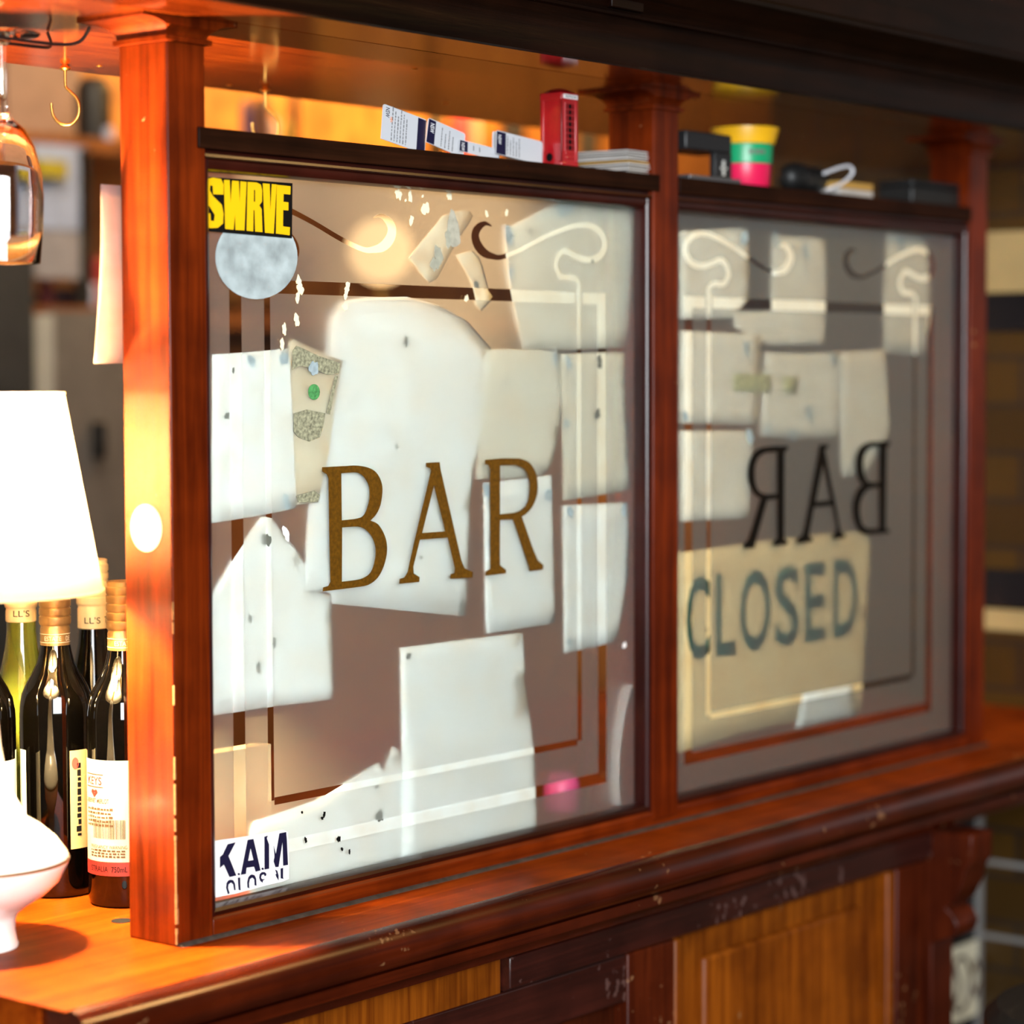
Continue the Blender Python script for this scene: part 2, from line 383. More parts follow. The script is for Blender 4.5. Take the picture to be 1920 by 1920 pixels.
# ================================================================== glazed bar screen
screen = thing('bar_screen', (.77, .03, TOP), 'red brown wooden bar screen with two etched glass panes standing on the counter', 'bar screen')
PY0, PY1, CZ = 0.0, .064, 1.951
def capital(parent, x0, x1):
    prof = [(0, 1.929), (.005, 1.929), (.005, 1.9335), (.0015, 1.9345)] + [(.0015+.030*(1-math.cos(a)), 1.9345+.0135*math.sin(a)) for a in [PI/2*k/7 for k in range(1, 8)]] + [(.035, 1.948), (.035, CZ), (0, CZ)]
    bm = bmesh.new(); rings = []
    for e, z in prof:
        ey = min(e, .0075)
        rings.append([bm.verts.new((x0-e, PY0-ey, z)), bm.verts.new((x1+e, PY0-ey, z)), bm.verts.new((x1+e, PY1+e*.5, z)), bm.verts.new((x0-e, PY1+e*.5, z))])
    for A, B in zip(rings, rings[1:]):
        for i in range(4): bm.faces.new((A[i], A[(i+1) % 4], B[(i+1) % 4], B[i]))
    bm.faces.new(rings[0][::-1]); bm.faces.new(rings[-1])
    return finish('capital', bm, M['post'], parent, 0, True)
XS = [(0, .0475), (.7515, .801), (1.503, 1.5525)]
for i, (x0, x1) in enumerate(XS):
    z0 = TOP if i != 1 else TOP+.009
    o = box('post', x0, x1, PY0-(.0012 if i == 1 else 0), PY1, z0, 1.930, M['post'], screen, .0018)
    capital(o, x0, x1)
M['chip'] = plain('bare_chipped_wood', (.34, .17, .06), .6, noise=.3, scale=200)
first_post = [o for o in screen.children if o.name == 'post'][0]
z = TOP+.002                      # pale chipped front corner of the first post
while z < TOP+.33:
    h_ = random.uniform(.004, .022); w_ = random.uniform(.0007, .0019)*(1.5 if z < TOP+.05 else 1)
    box('chip', .0001, .0001+w_, -.0001, w_*.9, z, z+h_, M['chip'], first_post); z += h_+random.choice((0, .0005, .004, .012))*(1+3*(z > TOP+.16))
prism_x('bottom_rail', [(0, TOP+.0005), (0, TOP+.016), (.003, TOP+.0195), (.056, TOP+.0195), (.056, TOP+.0005)], .0475, 1.503, M['rail'], screen, .0012)
GY = .0205                                       # front of the glass
def bead_prof(u0, s): return [(u0, .0025), (u0+s*.0030, .0018), (u0+s*.0058, .0032), (u0+s*.0076, .0065), (u0+s*.0080, .0105), (u0+s*.0080, GY), (u0, GY)]
for (a, b) in ((XS[0][1], XS[1][0]), (XS[1][1], XS[2][0])):
    prism_z('glazing_bead', bead_prof(a, 1), TOP+.0195, 1.8265, M['bead'], screen)
    prism_z('glazing_bead', bead_prof(b, -1), TOP+.0195, 1.8265, M['bead'], screen)
    zb = TOP+.0195
    prism_x('glazing_bead', [(.003, zb), (.002, zb+.004), (.004, zb+.007), (.009, zb+.0085), (GY, zb+.0085), (GY, zb)], a+.0005, b-.0005, M['beadx'], screen)
    prism_x('glazing_bead', [(.0045, 1.8265), (.0038, 1.822), (.006, 1.8175), (.010, 1.816), (GY, 1.816), (GY, 1.8265)], a+.0005, b-.0005, M['beadx'], screen)
    prism_x('head_rail', [(.0065, 1.8355), (.0065, 1.832), (.0015, 1.831), (.0005, 1.8285), (.003, 1.8266), (.056, 1.8266), (.056, 1.8355)], a, b, M['beadx'], screen)
box('shelf', .0365, .7622, -.0028, .085, 1.8352, 1.8545, M['shelf'], screen, .0012)
box('shelf', .8014, 1.5026, -.0028, .085, 1.8352, 1.8545, M['shelf'], screen, .0012)

def glassmat():
    m, n, l, b = mat('clear_pane'); n.remove(b)
    t = n.new('ShaderNodeBsdfTransparent'); t.inputs[0].default_value = (.97, .985, .975, 1)
    g = n.new('ShaderNodeBsdfGlossy'); g.inputs['Roughness'].default_value = .01
    lw = n.new('ShaderNodeLayerWeight'); lw.inputs[0].default_value = .5
    pw = n.new('ShaderNodeMath'); pw.operation = 'POWER'; pw.inputs[1].default_value = 4
    ml = n.new('ShaderNodeMath'); ml.operation = 'MULTIPLY_ADD'; ml.inputs[1].default_value = .35; ml.inputs[2].default_value = .02
    l.new(lw.outputs['Facing'], pw.inputs[0]); l.new(pw.outputs[0], ml.inputs[0])
    mx = n.new('ShaderNodeMixShader'); l.new(ml.outputs[0], mx.inputs[0])
    l.new(t.outputs[0], mx.inputs[1]); l.new(g.outputs[0], mx.inputs[2])
    l.new(mx.outputs[0], n['Material Output'].inputs[0]); return m
M['pane'] = glassmat()
def frostmat():
    m, n, l, b = mat('etched_frost'); n.remove(b)
    t = n.new('ShaderNodeBsdfTransparent'); t.inputs[0].default_value = (.99, .98, .96, 1)
    rf = n.new('ShaderNodeBsdfRefraction'); rf.inputs['Roughness'].default_value = .45; rf.inputs['IOR'].default_value = 1.25
    d = n.new('ShaderNodeBsdfDiffuse'); d.inputs[0].default_value = (.72, .79, .80, 1)
    tl = n.new('ShaderNodeBsdfTranslucent'); tl.inputs[0].default_value = (.86, .80, .72, 1)
    tc = n.new('ShaderNodeTexCoord'); tx = n.new('ShaderNodeTexNoise'); tx.inputs['Scale'].default_value = 900
    l.new(tc.outputs['Object'], tx.inputs['Vector'])
    mr = n.new('ShaderNodeMapRange'); mr.inputs['From Min'].default_value = .3; mr.inputs['From Max'].default_value = .7
    mr.inputs['To Min'].default_value = .15; mr.inputs['To Max'].default_value = .21
    l.new(tx.outputs['Fac'], mr.inputs['Value'])
    a = n.new('ShaderNodeMixShader'); a.inputs[0].default_value = .55
    l.new(d.outputs[0], a.inputs[1]); l.new(tl.outputs[0], a.inputs[2])
    c = n.new('ShaderNodeMixShader'); c.inputs[0].default_value = .70
    l.new(t.outputs[0], c.inputs[1]); l.new(rf.outputs[0], c.inputs[2])
    mx = n.new('ShaderNodeMixShader'); l.new(mr.outputs[0], mx.inputs[0])
    l.new(c.outputs[0], mx.inputs[1]); l.new(a.outputs[0], mx.inputs[2])
    l.new(mx.outputs[0], n['Material Output'].inputs[0]); return m
M['frost'] = frostmat()

LY = GY-.0006                                    # lettering on the face of the glass
C1 = (pl(603, 990, LY)[0]+pl(1020, 990, LY)[0])/2
C2 = (pl(1400, 930, LY)[0]+pl(1665, 930, LY)[0])/2
def stroke(path, widths):
    L, Rr = [], []
    for i, p in enumerate(path):
        a = path[max(i-1, 0)]; b = path[min(i+1, len(path)-1)]
        d = (Vector(b)-Vector(a)).normalized(); nn = Vector((-d.y, d.x))*widths[i]/2
        L.append((p[0]+nn.x, p[1]+nn.y)); Rr.append((p[0]-nn.x, p[1]-nn.y))
    return L+Rr[::-1]
SW = [(922, 424, 2), (910, 419, 8), (897, 427, 16), (891, 441, 22), (895, 458, 22), (907, 473, 18), (922, 480, 12), (940, 482, 9), (975, 468.5, 9), (1019, 445.5, 9), (1055, 430, 10), (1090, 421, 11), (1115, 426, 13), (1131, 442, 15), (1134, 465, 16), (1122, 483, 15), (1099, 486, 13), (1076, 477, 12), (1060, 470, 12), (1048, 479, 13), (1043, 497, 14), (1049.5, 514.6, 12), (1060, 519, 11), (1076, 520, 11), (1087, 531, 11)]
FY_ = GY+.0035
def frost_loops(cx, x0, x1, z0, z1):
    dx = cx-C1
    loops = [[(x0, z0), (x1, z0), (x1, z1), (x0, z1)]]
    o1, o0 = .2975, .2815; i1, i0 = .2510, .2428      # half widths of the outer and inner border lines
    zt1, zt0 = 1.7185, 1.7055; zo1, zo0 = 1.1715, 1.1585; zi1, zi0 = 1.2155, 1.2080
    sw = [pl(a, b, FY_) for a, b, w in SW]; ww = [w*.00058 for a, b, w in SW]
    sw = [(a-C1, b) for a, b in sw]
    sp = smooth_path([(a, b, w) for (a, b), w in zip(sw, ww)], 4)
    path = [(v.x, v.y) for v in sp] + [((i1+i0)/2, z) for z in (1.716, 1.700, 1.5)]
    wid = [v.z for v in sp] + [i1-i0]*3
    path += [((i1+i0)/2, (zi0+zi1)/2+.001)]; wid += [i1-i0]
    right = stroke(path, wid)
    loops.append([(cx+a, b) for a, b in right])
    loops.append([(cx-a, b) for a, b in right][::-1])
    loops.append([(cx-i0+.0002, zi0), (cx+i0-.0002, zi0), (cx+i0-.0002, zi1), (cx-i0+.0002, zi1)])
    g = .0028
    u = [(-o1, zt1), (-i1-g, zt1), (-i1-g, zt0), (-o0, zt0), (-o0, zo1), (o0, zo1), (o0, zt0), (i1+g, zt0), (i1+g, zt1), (o1, zt1), (o1, zo0), (-o1, zo0)]
    loops.append([(cx+a, b) for a, b in u])
    t = i0-g
    loops.append([(cx-t, zt0), (cx+t, zt0), (cx+t, zt1), (cx-t, zt1)])
    return loops
panes = []
for k, (a, b, cx) in enumerate(((XS[0][1], XS[1][0], C1), (XS[1][1], XS[2][0], C2))):
    pane = box('glass_pane', a+.001, b-.001, GY, GY+.003, TOP+.020, 1.826, M['pane'], screen)
    bm = stand(fill2d(frost_loops(cx, a+.001, b-.001, TOP+.020, 1.826)), FY_)
    fo = finish('etched_pattern', bm, M['frost'], pane)
    fo['label'] = 'etched frosting with clear border lines and scrolls'
    panes.append(pane)
# gilt lettering: outlines read from two enlargements of the photograph
def cr1(p): return [(390+x/3.2, 600+y/3.2) for x, y in p]
def cr2(p): return [(800+x/3.0, 600+y/3.0) for x, y in p]
def rnd(p, n=4): return [(v.x, v.y) for v in smooth_path([(a, b, 0) for a, b in p], n)]
LB = [cr1([(687, 883)]+rnd([(830, 876), (890, 873), (960, 885), (1010, 915), (1040, 970), (1047, 1030), (1035, 1110), (1010, 1165), (975, 1203)])+rnd([(976, 1204), (1020, 1225), (1055, 1280), (1073, 1340), (1072, 1410), (1050, 1490), (1015, 1550), (960, 1590), (880, 1605)])+[(690, 1628), (692, 1605), (725, 1595), (737, 1570), (730, 1300), (725, 950), (715, 925), (687, 908)]),
      cr1(rnd([(800, 920), (890, 915), (935, 940), (965, 990), (972, 1040), (965, 1100), (940, 1165), (900, 1190), (803, 1202)])),
      cr1(rnd([(805, 1245), (900, 1240), (950, 1260), (990, 1310), (1007, 1370), (1003, 1440), (980, 1510), (940, 1545), (890, 1560), (803, 1570)]))]
LA = [cr1([(1310, 857), (1390, 853), (1395, 895), (1520, 1440), (1540, 1490), (1590, 1512), (1588, 1545), (1455, 1553), (1457, 1525), (1480, 1518), (1483, 1490), (1440, 1305), (1272, 1318), (1232, 1480), (1235, 1520), (1270, 1543), (1268, 1572), (1150, 1582), (1152, 1553), (1180, 1545), (1200, 1510), (1235, 1350), (1340, 905), (1335, 890), (1310, 880)]),
      cr1([(1357, 990), (1425, 1268), (1285, 1278)])]
LR = [cr2([(330, 787), (420, 778)]+rnd([(520, 778), (575, 800), (610, 850), (625, 920), (620, 990), (595, 1050), (560, 1090), (535, 1105)])+[(600, 1290), (625, 1350), (657, 1378), (655, 1402), (580, 1413), (577, 1390), (487, 1122), (413, 1125), (412, 1380), (447, 1405), (446, 1425), (333, 1438), (332, 1415), (360, 1400), (358, 840), (350, 815), (330, 810)]),
      cr2([(413, 818)]+rnd([(500, 815), (550, 840), (575, 890), (580, 950), (570, 1020), (540, 1065), (490, 1085)])+[(413, 1092)])]
for loops, nm in ((LB, 'letter_b'), (LA, 'letter_a'), (LR, 'letter_r')):
    lo = [[pl(a, b, LY) for a, b in lp] for lp in loops]
    o = flat(nm, fill2d(lo), LY, .0005, M['gold'], panes[0]); o['label'] = 'gilt capital letter'
    lo2 = [[(C2-(a-C1), b) for a, b in lp] for lp in lo]
    o = flat(nm, fill2d(lo2), LY, .0005, M['goldback'], panes[1]); o['label'] = 'black mirrored capital letter'

# ================================================================== canopy over the screen
canopy = thing('bar_canopy', (.8, .1, CZ), 'dark wooden canopy with moulded cornice and glossy orange soffit above the bar screen', 'canopy')
KX0, KX1 = -1.0, WX-.004
prism_x('soffit_board', [(-.018, CZ), (.372, CZ), (.374, CZ+.003), (.374, CZ+.02), (-.018, CZ+.02)], KX0, KX1, M['soffit'], canopy)
prism_x('beam', [(-.0975, CZ), (-.0205, CZ), (-.0195, CZ+.002), (-.0195, CZ+.03), (-.0975, CZ+.03)], KX0, KX1, M['beam'], canopy)
ya = -.098
fas = [(ya, CZ-.0005), (ya-.004, CZ+.001), (ya-.006, CZ+.010), (ya-.004, CZ+.022), (ya-.006, CZ+.034), (ya-.012, CZ+.0475), (ya-.016, CZ+.049), (ya-.017, CZ+.052), (ya, CZ+.054)]
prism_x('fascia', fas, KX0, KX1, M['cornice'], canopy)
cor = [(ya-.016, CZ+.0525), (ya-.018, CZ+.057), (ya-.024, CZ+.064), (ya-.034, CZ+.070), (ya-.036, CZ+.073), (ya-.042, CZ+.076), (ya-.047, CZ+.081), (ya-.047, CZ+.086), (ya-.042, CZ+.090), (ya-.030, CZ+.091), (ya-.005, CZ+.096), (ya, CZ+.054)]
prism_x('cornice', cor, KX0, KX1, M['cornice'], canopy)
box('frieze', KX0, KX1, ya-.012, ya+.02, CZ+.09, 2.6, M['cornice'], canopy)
pq = at(1172, 10, 1, ya-.020)
box('fascia_block', pq.x-.028, pq.x+.028, ya-.024, ya-.004, CZ+.0545, CZ+.075, M['cornice'], canopy, .001)
for px, py in ((430, 160), (777, 129), (837, 193), (186, 124)):          # brass screw heads in the soffit
    s = at(px, py, 2, CZ)
    lathe('screw_head', [(0, -.0012), (.003, -.0008), (.0042, .0005)], (s.x, s.y, CZ), M['brass'], canopy, 16)

# ================================================================== papers taped behind the glass
PB = GY+.0044
def paper(name, label, pts, lvl, m, cat='paper', wave=.0007, group=None, lift=None, smoothpts=False, tacks=(), marks=(), parent_parts=()):
    y = PB+lvl*.0008
    P = [pl(a, b, y) for a, b in pts]
    P = [(a, b) for a, b in P]
    bm = bmesh.new()
    vs = [bm.verts.new((a, y, b)) for a, b in P]
    f = bm.faces.new(vs)
    bmesh.ops.triangulate(bm, faces=[f])
    for _ in range(3):
        es = [e for e in bm.edges if e.calc_length() > .02]
        if not es: break
        bmesh.ops.subdivide_edges(bm, edges=es, cuts=1)
        bmesh.ops.triangulate(bm, faces=bm.faces[:])
    ph = random.random()*6
    for v in bm.verts:
        d = wave*(.5+.5*math.sin(v.co.x*38+ph)*math.cos(v.co.z*27+ph*2))
        if lift: d += lift(v.co.x, v.co.z)
        v.co.y += d
    cxy = sum(a for a, b in P)/len(P), min(b for a, b in P)
    t = thing(name, (cxy[0], y, cxy[1]), label, cat, group)
    o = finish('sheet', bm, m, t, 0, True)
    so = o.modifiers.new('solid', 'SOLIDIFY'); so.thickness = .00025
    for a, b, r in tacks:
        c = at(a, b, 1, y)
        lathe_y('adhesive_putty', (c.x, y-.0006, c.z), r, M['tack'], t)
    for a, b, r in marks:
        c = at(a, b, 1, y)
        lathe_y('stain', (c.x, y-.0004, c.z), r, M['stain'], t)
    return t
_ly = [0]
def lathe_y(name, c, r, m, parent):
    _ly[0] += 1; c = (c[0], c[1]-.00004*(_ly[0] % 12), c[2])
    bm = bmesh.new(); k = 17; ph = random.random()*6
    ring = []
    for i in range(k):
        a = 2*PI*i/k; rr = r*(1+.25*math.sin(2*a+ph)+.16*math.sin(5*a+ph*3)+random.uniform(-.12, .12))
        ring.append((c[0]+rr*math.cos(a)*.8, c[2]+rr*math.sin(a)*1.15))
    va = [bm.verts.new((x, c[1], z)) for x, z in ring]; vb = [bm.verts.new((x, c[1]+.0005, z)) for x, z in ring]
    for i in range(k): bm.faces.new((va[i], va[(i+1) % k], vb[(i+1) % k], vb[i]))
    bm.faces.new(va); bm.faces.new(vb)
    return finish(name, bm, m, parent)
GR = 'sheets taped behind the left pane'
paper('paper_sheet', 'large plain white sheet behind the B and A of the gilt lettering', [(634, 609), (642, 588), (658, 564), (700, 557), (775, 556), (830, 570), (880, 598), (925, 652), (918, 730), (900, 833), (888, 883), (881, 950), (879, 1050), (876, 1156), (750, 1144), (626, 1132), (622, 1112), (574, 1106), (577, 1037), (584, 959), (609, 834), (624, 694)], 1, M['paper'], group=GR, wave=.002, lift=lambda x, z: max(0, z-1.55)*.05, marks=((763, 640, .004), (745, 837, .002), (868, 1138, .005), (790, 1045, .002)))
paper('paper_sheet', 'white sheet left of the dollar bill, blue putty at its corners, against the post', [(398, 665), (470, 660), (543, 653), (549, 760), (556, 953), (480, 968), (398, 981)], 0, M['paper'], group=GR, tacks=((471, 676, .0055), (532, 672, .006), (536, 940, .006)), marks=((437, 694, .002), (425, 780, .003)))
paper('paper_sheet', 'white sheet with a torn pointed top at the lower left of the BAR pane', [(400, 1115), (420, 1080), (440, 1045), (470, 1000), (492, 968), (512, 972), (522, 988), (530, 1012), (545, 1030), (565, 1042), (575, 1060), (590, 1108), (622, 1116), (624, 1210), (626, 1311), (520, 1324), (400, 1342)], 3, M['paper'], group=GR, marks=((500, 1012, .006), (470, 1160, .003), (516, 1205, .004), (487, 1252, .004)))
paper('paper_sheet', 'white sheet above the R of the gilt lettering, overlapping the largest sheet', [(915, 655), (1000, 655), (1050, 659), (1055, 707), (1053, 780), (1047, 817), (1036, 868), (1020, 890), (960, 898), (895, 898), (900, 833), (917, 700)], 2, M['paperwarm'], group=GR, tacks=((1042, 671, .006),), marks=((951, 716, .0025),))
paper('paper_sheet', 'upright white sheet directly behind the R of the gilt lettering', [(907, 906), (970, 899), (1034, 891), (1037, 1030), (1041, 1168), (980, 1178), (912, 1188)], 0, M['paper'], group=GR, tacks=((913, 920, .007), (1028, 928, .007)))
paper('paper_sheet', 'white sheet right of the lettering, upper of the two along the mullion', [(1053, 664), (1120, 661), (1172, 661), (1175, 780), (1181, 918), (1120, 929), (1058, 938), (1055, 800)], 0, M['paperwarm'], group=GR, tacks=((1066, 680, .006), (1062, 795, .005)), marks=((1124, 678, .006), (1119, 778, .006)))
paper('paper_sheet', 'white sheet right of the lettering, lower of the two along the mullion', [(1057, 948), (1120, 945), (1179, 942), (1178, 1075), (1160, 1187), (1150, 1204), (1110, 1214), (1058, 1225)], 0, M['paper'], group=GR, tacks=((1069, 960, .006), (1169, 955, .005), (1069, 1205, .005)))
paper('paper_sheet', 'cream sheet slanting into the top right corner of the BAR pane', [(945, 432), (1000, 404), (1047, 379), (1190, 388), (1184, 520), (1174, 651), (1060, 656), (982, 653), (966, 590), (953, 520)], 3, M['paperwarm'], group=GR, tacks=((1052, 389, .008), (1069, 390, .007), (955, 440, .010), (960, 510, .006)), marks=((997, 433, .003), (1111, 492, .0025)))
paper('paper_sheet', 'white sheet with a notched right edge at the bottom middle of the BAR pane', [(752, 1215), (860, 1201), (980, 1187), (983, 1230), (986, 1259), (982.5, 1267), (990, 1320), (998, 1370), (1004, 1431), (1007, 1565), (754, 1622), (755, 1417)], 1, M['paper'], group=GR, marks=((766, 1230, .0035),))
paper('paper_sheet', 'torn white sheet along the bottom of the BAR pane with a ragged slanting top', [(470, 1560), (478, 1541), (543, 1530), (595, 1500), (647, 1469), (690, 1443), (712, 1430), (720, 1448), (730, 1422), (739, 1399), (751, 1409), (760, 1500), (760, 1622), (600, 1660), (470, 1690)], 2, M['paper'], group=GR, marks=((712, 1530, .006), (708, 1475, .002)))
dol = paper('dollar_bill', 'creased dollar bill with a green seal hanging left of the large sheet', [(547, 642), (556, 636), (600, 656), (647, 677), (640, 705), (632, 730), (629, 770), (624, 795), (620, 835), (612, 870), (604, 910), (600, 942), (570, 946), (553, 948), (550, 850), (545, 760)], -.6, M['paperold'], 'banknote', .004)
dy = PB-.0013
def dprint(nm, pts, m, k=0): return decal(nm, [pts], dy-k*.0003, .0003, m, dol)
M['billink'] = plain('bill_engraving', (.34, .32, .22), .7, noise=.6, scale=330)
M['billgreen'] = plain('bill_seal_green', (.07, .30, .09), .7, noise=.5, scale=400)
dprint('engraved_border', [(549, 658), (556, 648), (600, 668), (638, 681), (636, 700), (615, 703), (585, 690), (562, 686), (548, 694)], M['billink'])
dprint('engraved_border', [(629, 704), (634, 706), (629, 725), (625, 745), (619, 777), (612, 774), (620, 740)], M['billink'])
dprint('portrait_print', [(551, 775), (575, 768), (610, 775), (606, 800), (600, 820), (580, 828), (560, 820), (551, 808)], M['billink'])
dprint('engraved_border', [(556, 930), (590, 920), (600, 928), (596, 941), (560, 942)], M['billink'])
dprint('seal', [(589+11*math.cos(2*PI*k/18), 735+15*math.sin(2*PI*k/18)) for k in range(18)], M['billgreen'], 1)
c_ = at(587, 691, 1, dy); lathe_y('adhesive_putty', (c_.x, dy-.001, c_.z), .007, M['tack'], dol)
nb = paper('torn_note', 'larger slanting cream torn note near the top of the BAR pane', [(768, 483), (790, 455), (815, 425), (830, 405), (865, 395), (880, 396), (886, 405), (878, 420), (860, 445), (838, 485), (828, 505), (817, 524), (805, 529), (796, 520), (780, 498)], 0, M['paperold'], 'paper scrap')
for a, b, r in ((850, 430, .014), (843, 440, .010), (822, 478, .008), (815, 495, .007)):
    c_ = at(a, b, 1, PB-.0006); lathe_y('adhesive_putty', (c_.x, PB-.0011, c_.z), r, M['greytack'], nb)
paper('torn_note', 'smaller slanting cream torn note hanging below the scroll end in the BAR pane', [(857, 478), (872, 474), (886, 470), (897, 482), (904, 497), (908, 520), (916, 545), (924, 556), (918, 565), (902, 582), (893, 570), (892, 560), (885, 530), (872, 505)], .5, M['paperold'], 'paper scrap', marks=((894, 533, .004),))
# flakes of old tape left on the glass
flk = thing('tape_residue', (at(760, 380, 1, GY).x, GY, at(760, 380, 1, GY).z), 'scattered pale flakes of old tape on the top of the BAR pane', 'tape residue')
for a, b, r in ((747, 364, .0052), (769, 369, .0042), (797, 392, .0065), (771, 413, .004), (842, 368, .004), (792, 368, .0015), (760, 376, .0015), (912, 401, .003), (950, 399, .003), (561, 530, .005), (563, 543, .0048), (558, 558, .004), (556, 600, .005), (533, 617, .004), (651, 540, .0048), (648, 553, .0035), (647, 575, .004), (874, 560, .0035), (535, 998, .005), (538, 1005, .004), (1171, 1210, .0035), (529, 645, .004)):
    c = at(a, b, 1, GY-.0004); lathe_y('flake', (c.x, GY-.0006, c.z), r, M['cream'] if b < 700 else M['white'], flk)

for a, b, r in ((608, 1527, .0022), (604, 1534, .0018), (573, 1575, .0022), (635, 1573, .0030), (641, 1592, .0018), (655, 1597, .0018), (566, 1523, .0014), (1325, 1181, .0018)):
    c = at(a, b, 1, GY-.0004); lathe_y('fleck', (c.x, GY-.0006, c.z), r, M['black'], flk)
GR2 = 'sheets taped behind the right pane'
paper('paper_sheet', 'pale sheet behind the scroll in the top left corner of the CLOSED pane', [(1276, 434), (1404, 427), (1404, 560), (1377, 590), (1376, 597), (1276, 598)], 0, M['paperright'], group=GR2, tacks=((1395, 446, .008),))
paper('paper_sheet', 'pale upright sheet second from the left along the top of the CLOSED pane', [(1449, 442), (1500, 444), (1548, 448), (1549, 560), (1545, 645), (1443, 647), (1430, 625), (1378, 612), (1378, 585), (1447, 583)], 1, M['paperright'], group=GR2, tacks=((1455, 448, .007), (1511, 470, .008)))
paper('paper_sheet', 'pale narrow sheet at the top right of the CLOSED pane', [(1665, 438), (1738, 450), (1746, 583), (1734, 667), (1659, 660), (1658, 560)], 0, M['paperright'], group=GR2, tacks=((1690, 455, .008),))
paper('paper_sheet', 'white sheet at the left of the CLOSED pane, upper of the two beside the mullion', [(1276, 620), (1427, 627), (1424, 796), (1276, 793)], 0, M['paperright'], group=GR2, tacks=((1400, 655, .008), (1284, 780, .006)))
paper('paper_sheet', 'white sheet in the middle of the CLOSED pane above the first two mirrored letters', [(1437, 661), (1500, 663), (1574, 661), (1572, 740), (1568, 820), (1427, 818), (1430, 740)], 1, M['paperright'], group=GR2, tacks=((1563, 675, .008), (1519, 775, .009), (1440, 805, .008), (1487, 815, .007)))
paper('paper_sheet', 'white sheet right of the middle of the CLOSED pane running down behind the mirrored B', [(1576, 661), (1659, 655), (1664, 740), (1668, 817), (1625, 892), (1580, 892), (1576, 780)], 0, M['paperright'], group=GR2)
paper('paper_sheet', 'white sheet at the left of the CLOSED pane, lower of the two beside the mullion', [(1276, 808), (1413, 808), (1408, 890), (1402, 971), (1276, 978)], 0, M['paperright'], group=GR2, tacks=((1405, 818, .008),))
M['stickynote'] = papermat('faded_yellow_tape', (.60, .58, .30), .3)
paper('tape_strip', 'faded yellow tape strip between two sheets in the CLOSED pane', [(1376, 700), (1447, 702), (1446, 736), (1376, 734)], -.6, M['stickynote'], 'tape', group='tape strips in the CLOSED pane')
paper('tape_strip', 'faded yellow tape piece in the CLOSED pane, right of the longer strip', [(1470, 706), (1496, 707), (1495, 738), (1470, 737)], -.6, M['stickynote'], 'tape', group='tape strips in the CLOSED pane')
# CLOSED sign
cs = paper('closed_sign', 'tan card reading CLOSED in green capitals in the lower left of the right pane', [(1270, 1037), (1400, 1020), (1520, 1005), (1630, 995), (1631, 1040), (1625, 1150), (1616, 1279), (1614, 1330), (1500, 1350), (1400, 1375), (1270, 1412)], 1, M['signpaper'], 'sign', wave=.0004)
sy = PB+.0005
lx = [1287, 1331, 1343, 1381, 1388, 1446, 1454, 1500, 1510, 1549, 1563, 1609]
c0, c1 = pl(1290, 1082, sy), pl(1300, 1244, sy)
d0, d1 = pl(1600, 1047, sy), pl(1600, 1188, sy)
zt, zb_ = (c0[1]+d0[1])/2, (c1[1]+d1[1])/2
for k, ch in enumerate('CLOSED'):
    xa, xb = pl(lx[2*k], 1150, sy)[0], pl(lx[2*k+1], 1150, sy)[0]
    flat('letter', fit(text_bm(ch, offset=.018), xa, xb, zb_, zt), sy, .0003, M['green'], cs)
paper('card_slip', 'small white slip over the foot of the CLOSED card', [(1506, 1300), (1598, 1283), (1608, 1340), (1550, 1352), (1492, 1366)], -.7, M['paper'], 'paper', wave=.0003)

# ================================================================== stickers
SY = GY-.0004
def sticker(name, label, pts, m, cat='sticker', y=SY):
    P = [pl(a, b, y) for a, b in pts]
    t = thing(name, (sum(a for a, b in P)/len(P), y, min(b for a, b in P)), label, cat)
    flat('backing', fill2d([P]), y, .0003, m, t); return t
# silver disc first, the black and yellow sticker over its upper half
M['holo'] = plain('silver_holographic_film', (.34, .41, .43), .5, 0, noise=.35, scale=45)
sticker('round_sticker', 'silvery round sticker half covered by the black and yellow sticker', [(481+77*math.cos(2*PI*k/40), 482+79*math.sin(2*PI*k/40)) for k in range(40)], M['holo'])
s1 = sticker('lettered_sticker', 'black sticker with tall yellow letters SWRVE in the top left corner of the pane', [(392, 331.5), (548.5, 343.5), (547.5, 447), (392, 434)], M['black'], y=SY-.0005)
def c4(p): return [(340+x*520/1920, 140+y*520/1920) for x, y in p]
y_ = SY-.0008
SWR = [[[(222, 770), (222, 725), (250, 712), (283, 722), (292, 760), (292, 830), (252, 828), (250, 770), (240, 765), (238, 800), (250, 840), (285, 900), (292, 960), (290, 1030), (270, 1060), (240, 1063), (222, 1050), (222, 960), (240, 960), (242, 1010), (255, 1015), (258, 970), (240, 920), (222, 880)]],
       [[(296, 728), (335, 730), (342, 900), (352, 733), (398, 737), (405, 900), (410, 738), (452, 742), (437, 1078), (376, 1075), (372, 960), (362, 1073), (305, 1068)]],
       [[(460, 742), (520, 746), (550, 760), (560, 800), (558, 880), (540, 905), (556, 930), (562, 1090), (512, 1086), (508, 940), (500, 935), (498, 1085), (453, 1080)], [(503, 795), (512, 800), (512, 880), (502, 880)]],
       [[(565, 752), (612, 756), (617, 960), (627, 757), (660, 760), (640, 1100), (580, 1094)]],
       [[(662, 762), (757, 772), (755, 830), (708, 826), (707, 880), (742, 884), (741, 940), (705, 937), (704, 1050), (752, 1056), (750, 1112), (656, 1100)]]]
SWR[0] = [[(a-38, b) for a, b in SWR[0][0]]]
SWR[0] = [[(292-(254-a)*1.75, b) for a, b in SWR[0][0]]]
for lp in SWR: decal('letter', [c4(q) for q in lp], y_, .0003, M['yellow'], s1)
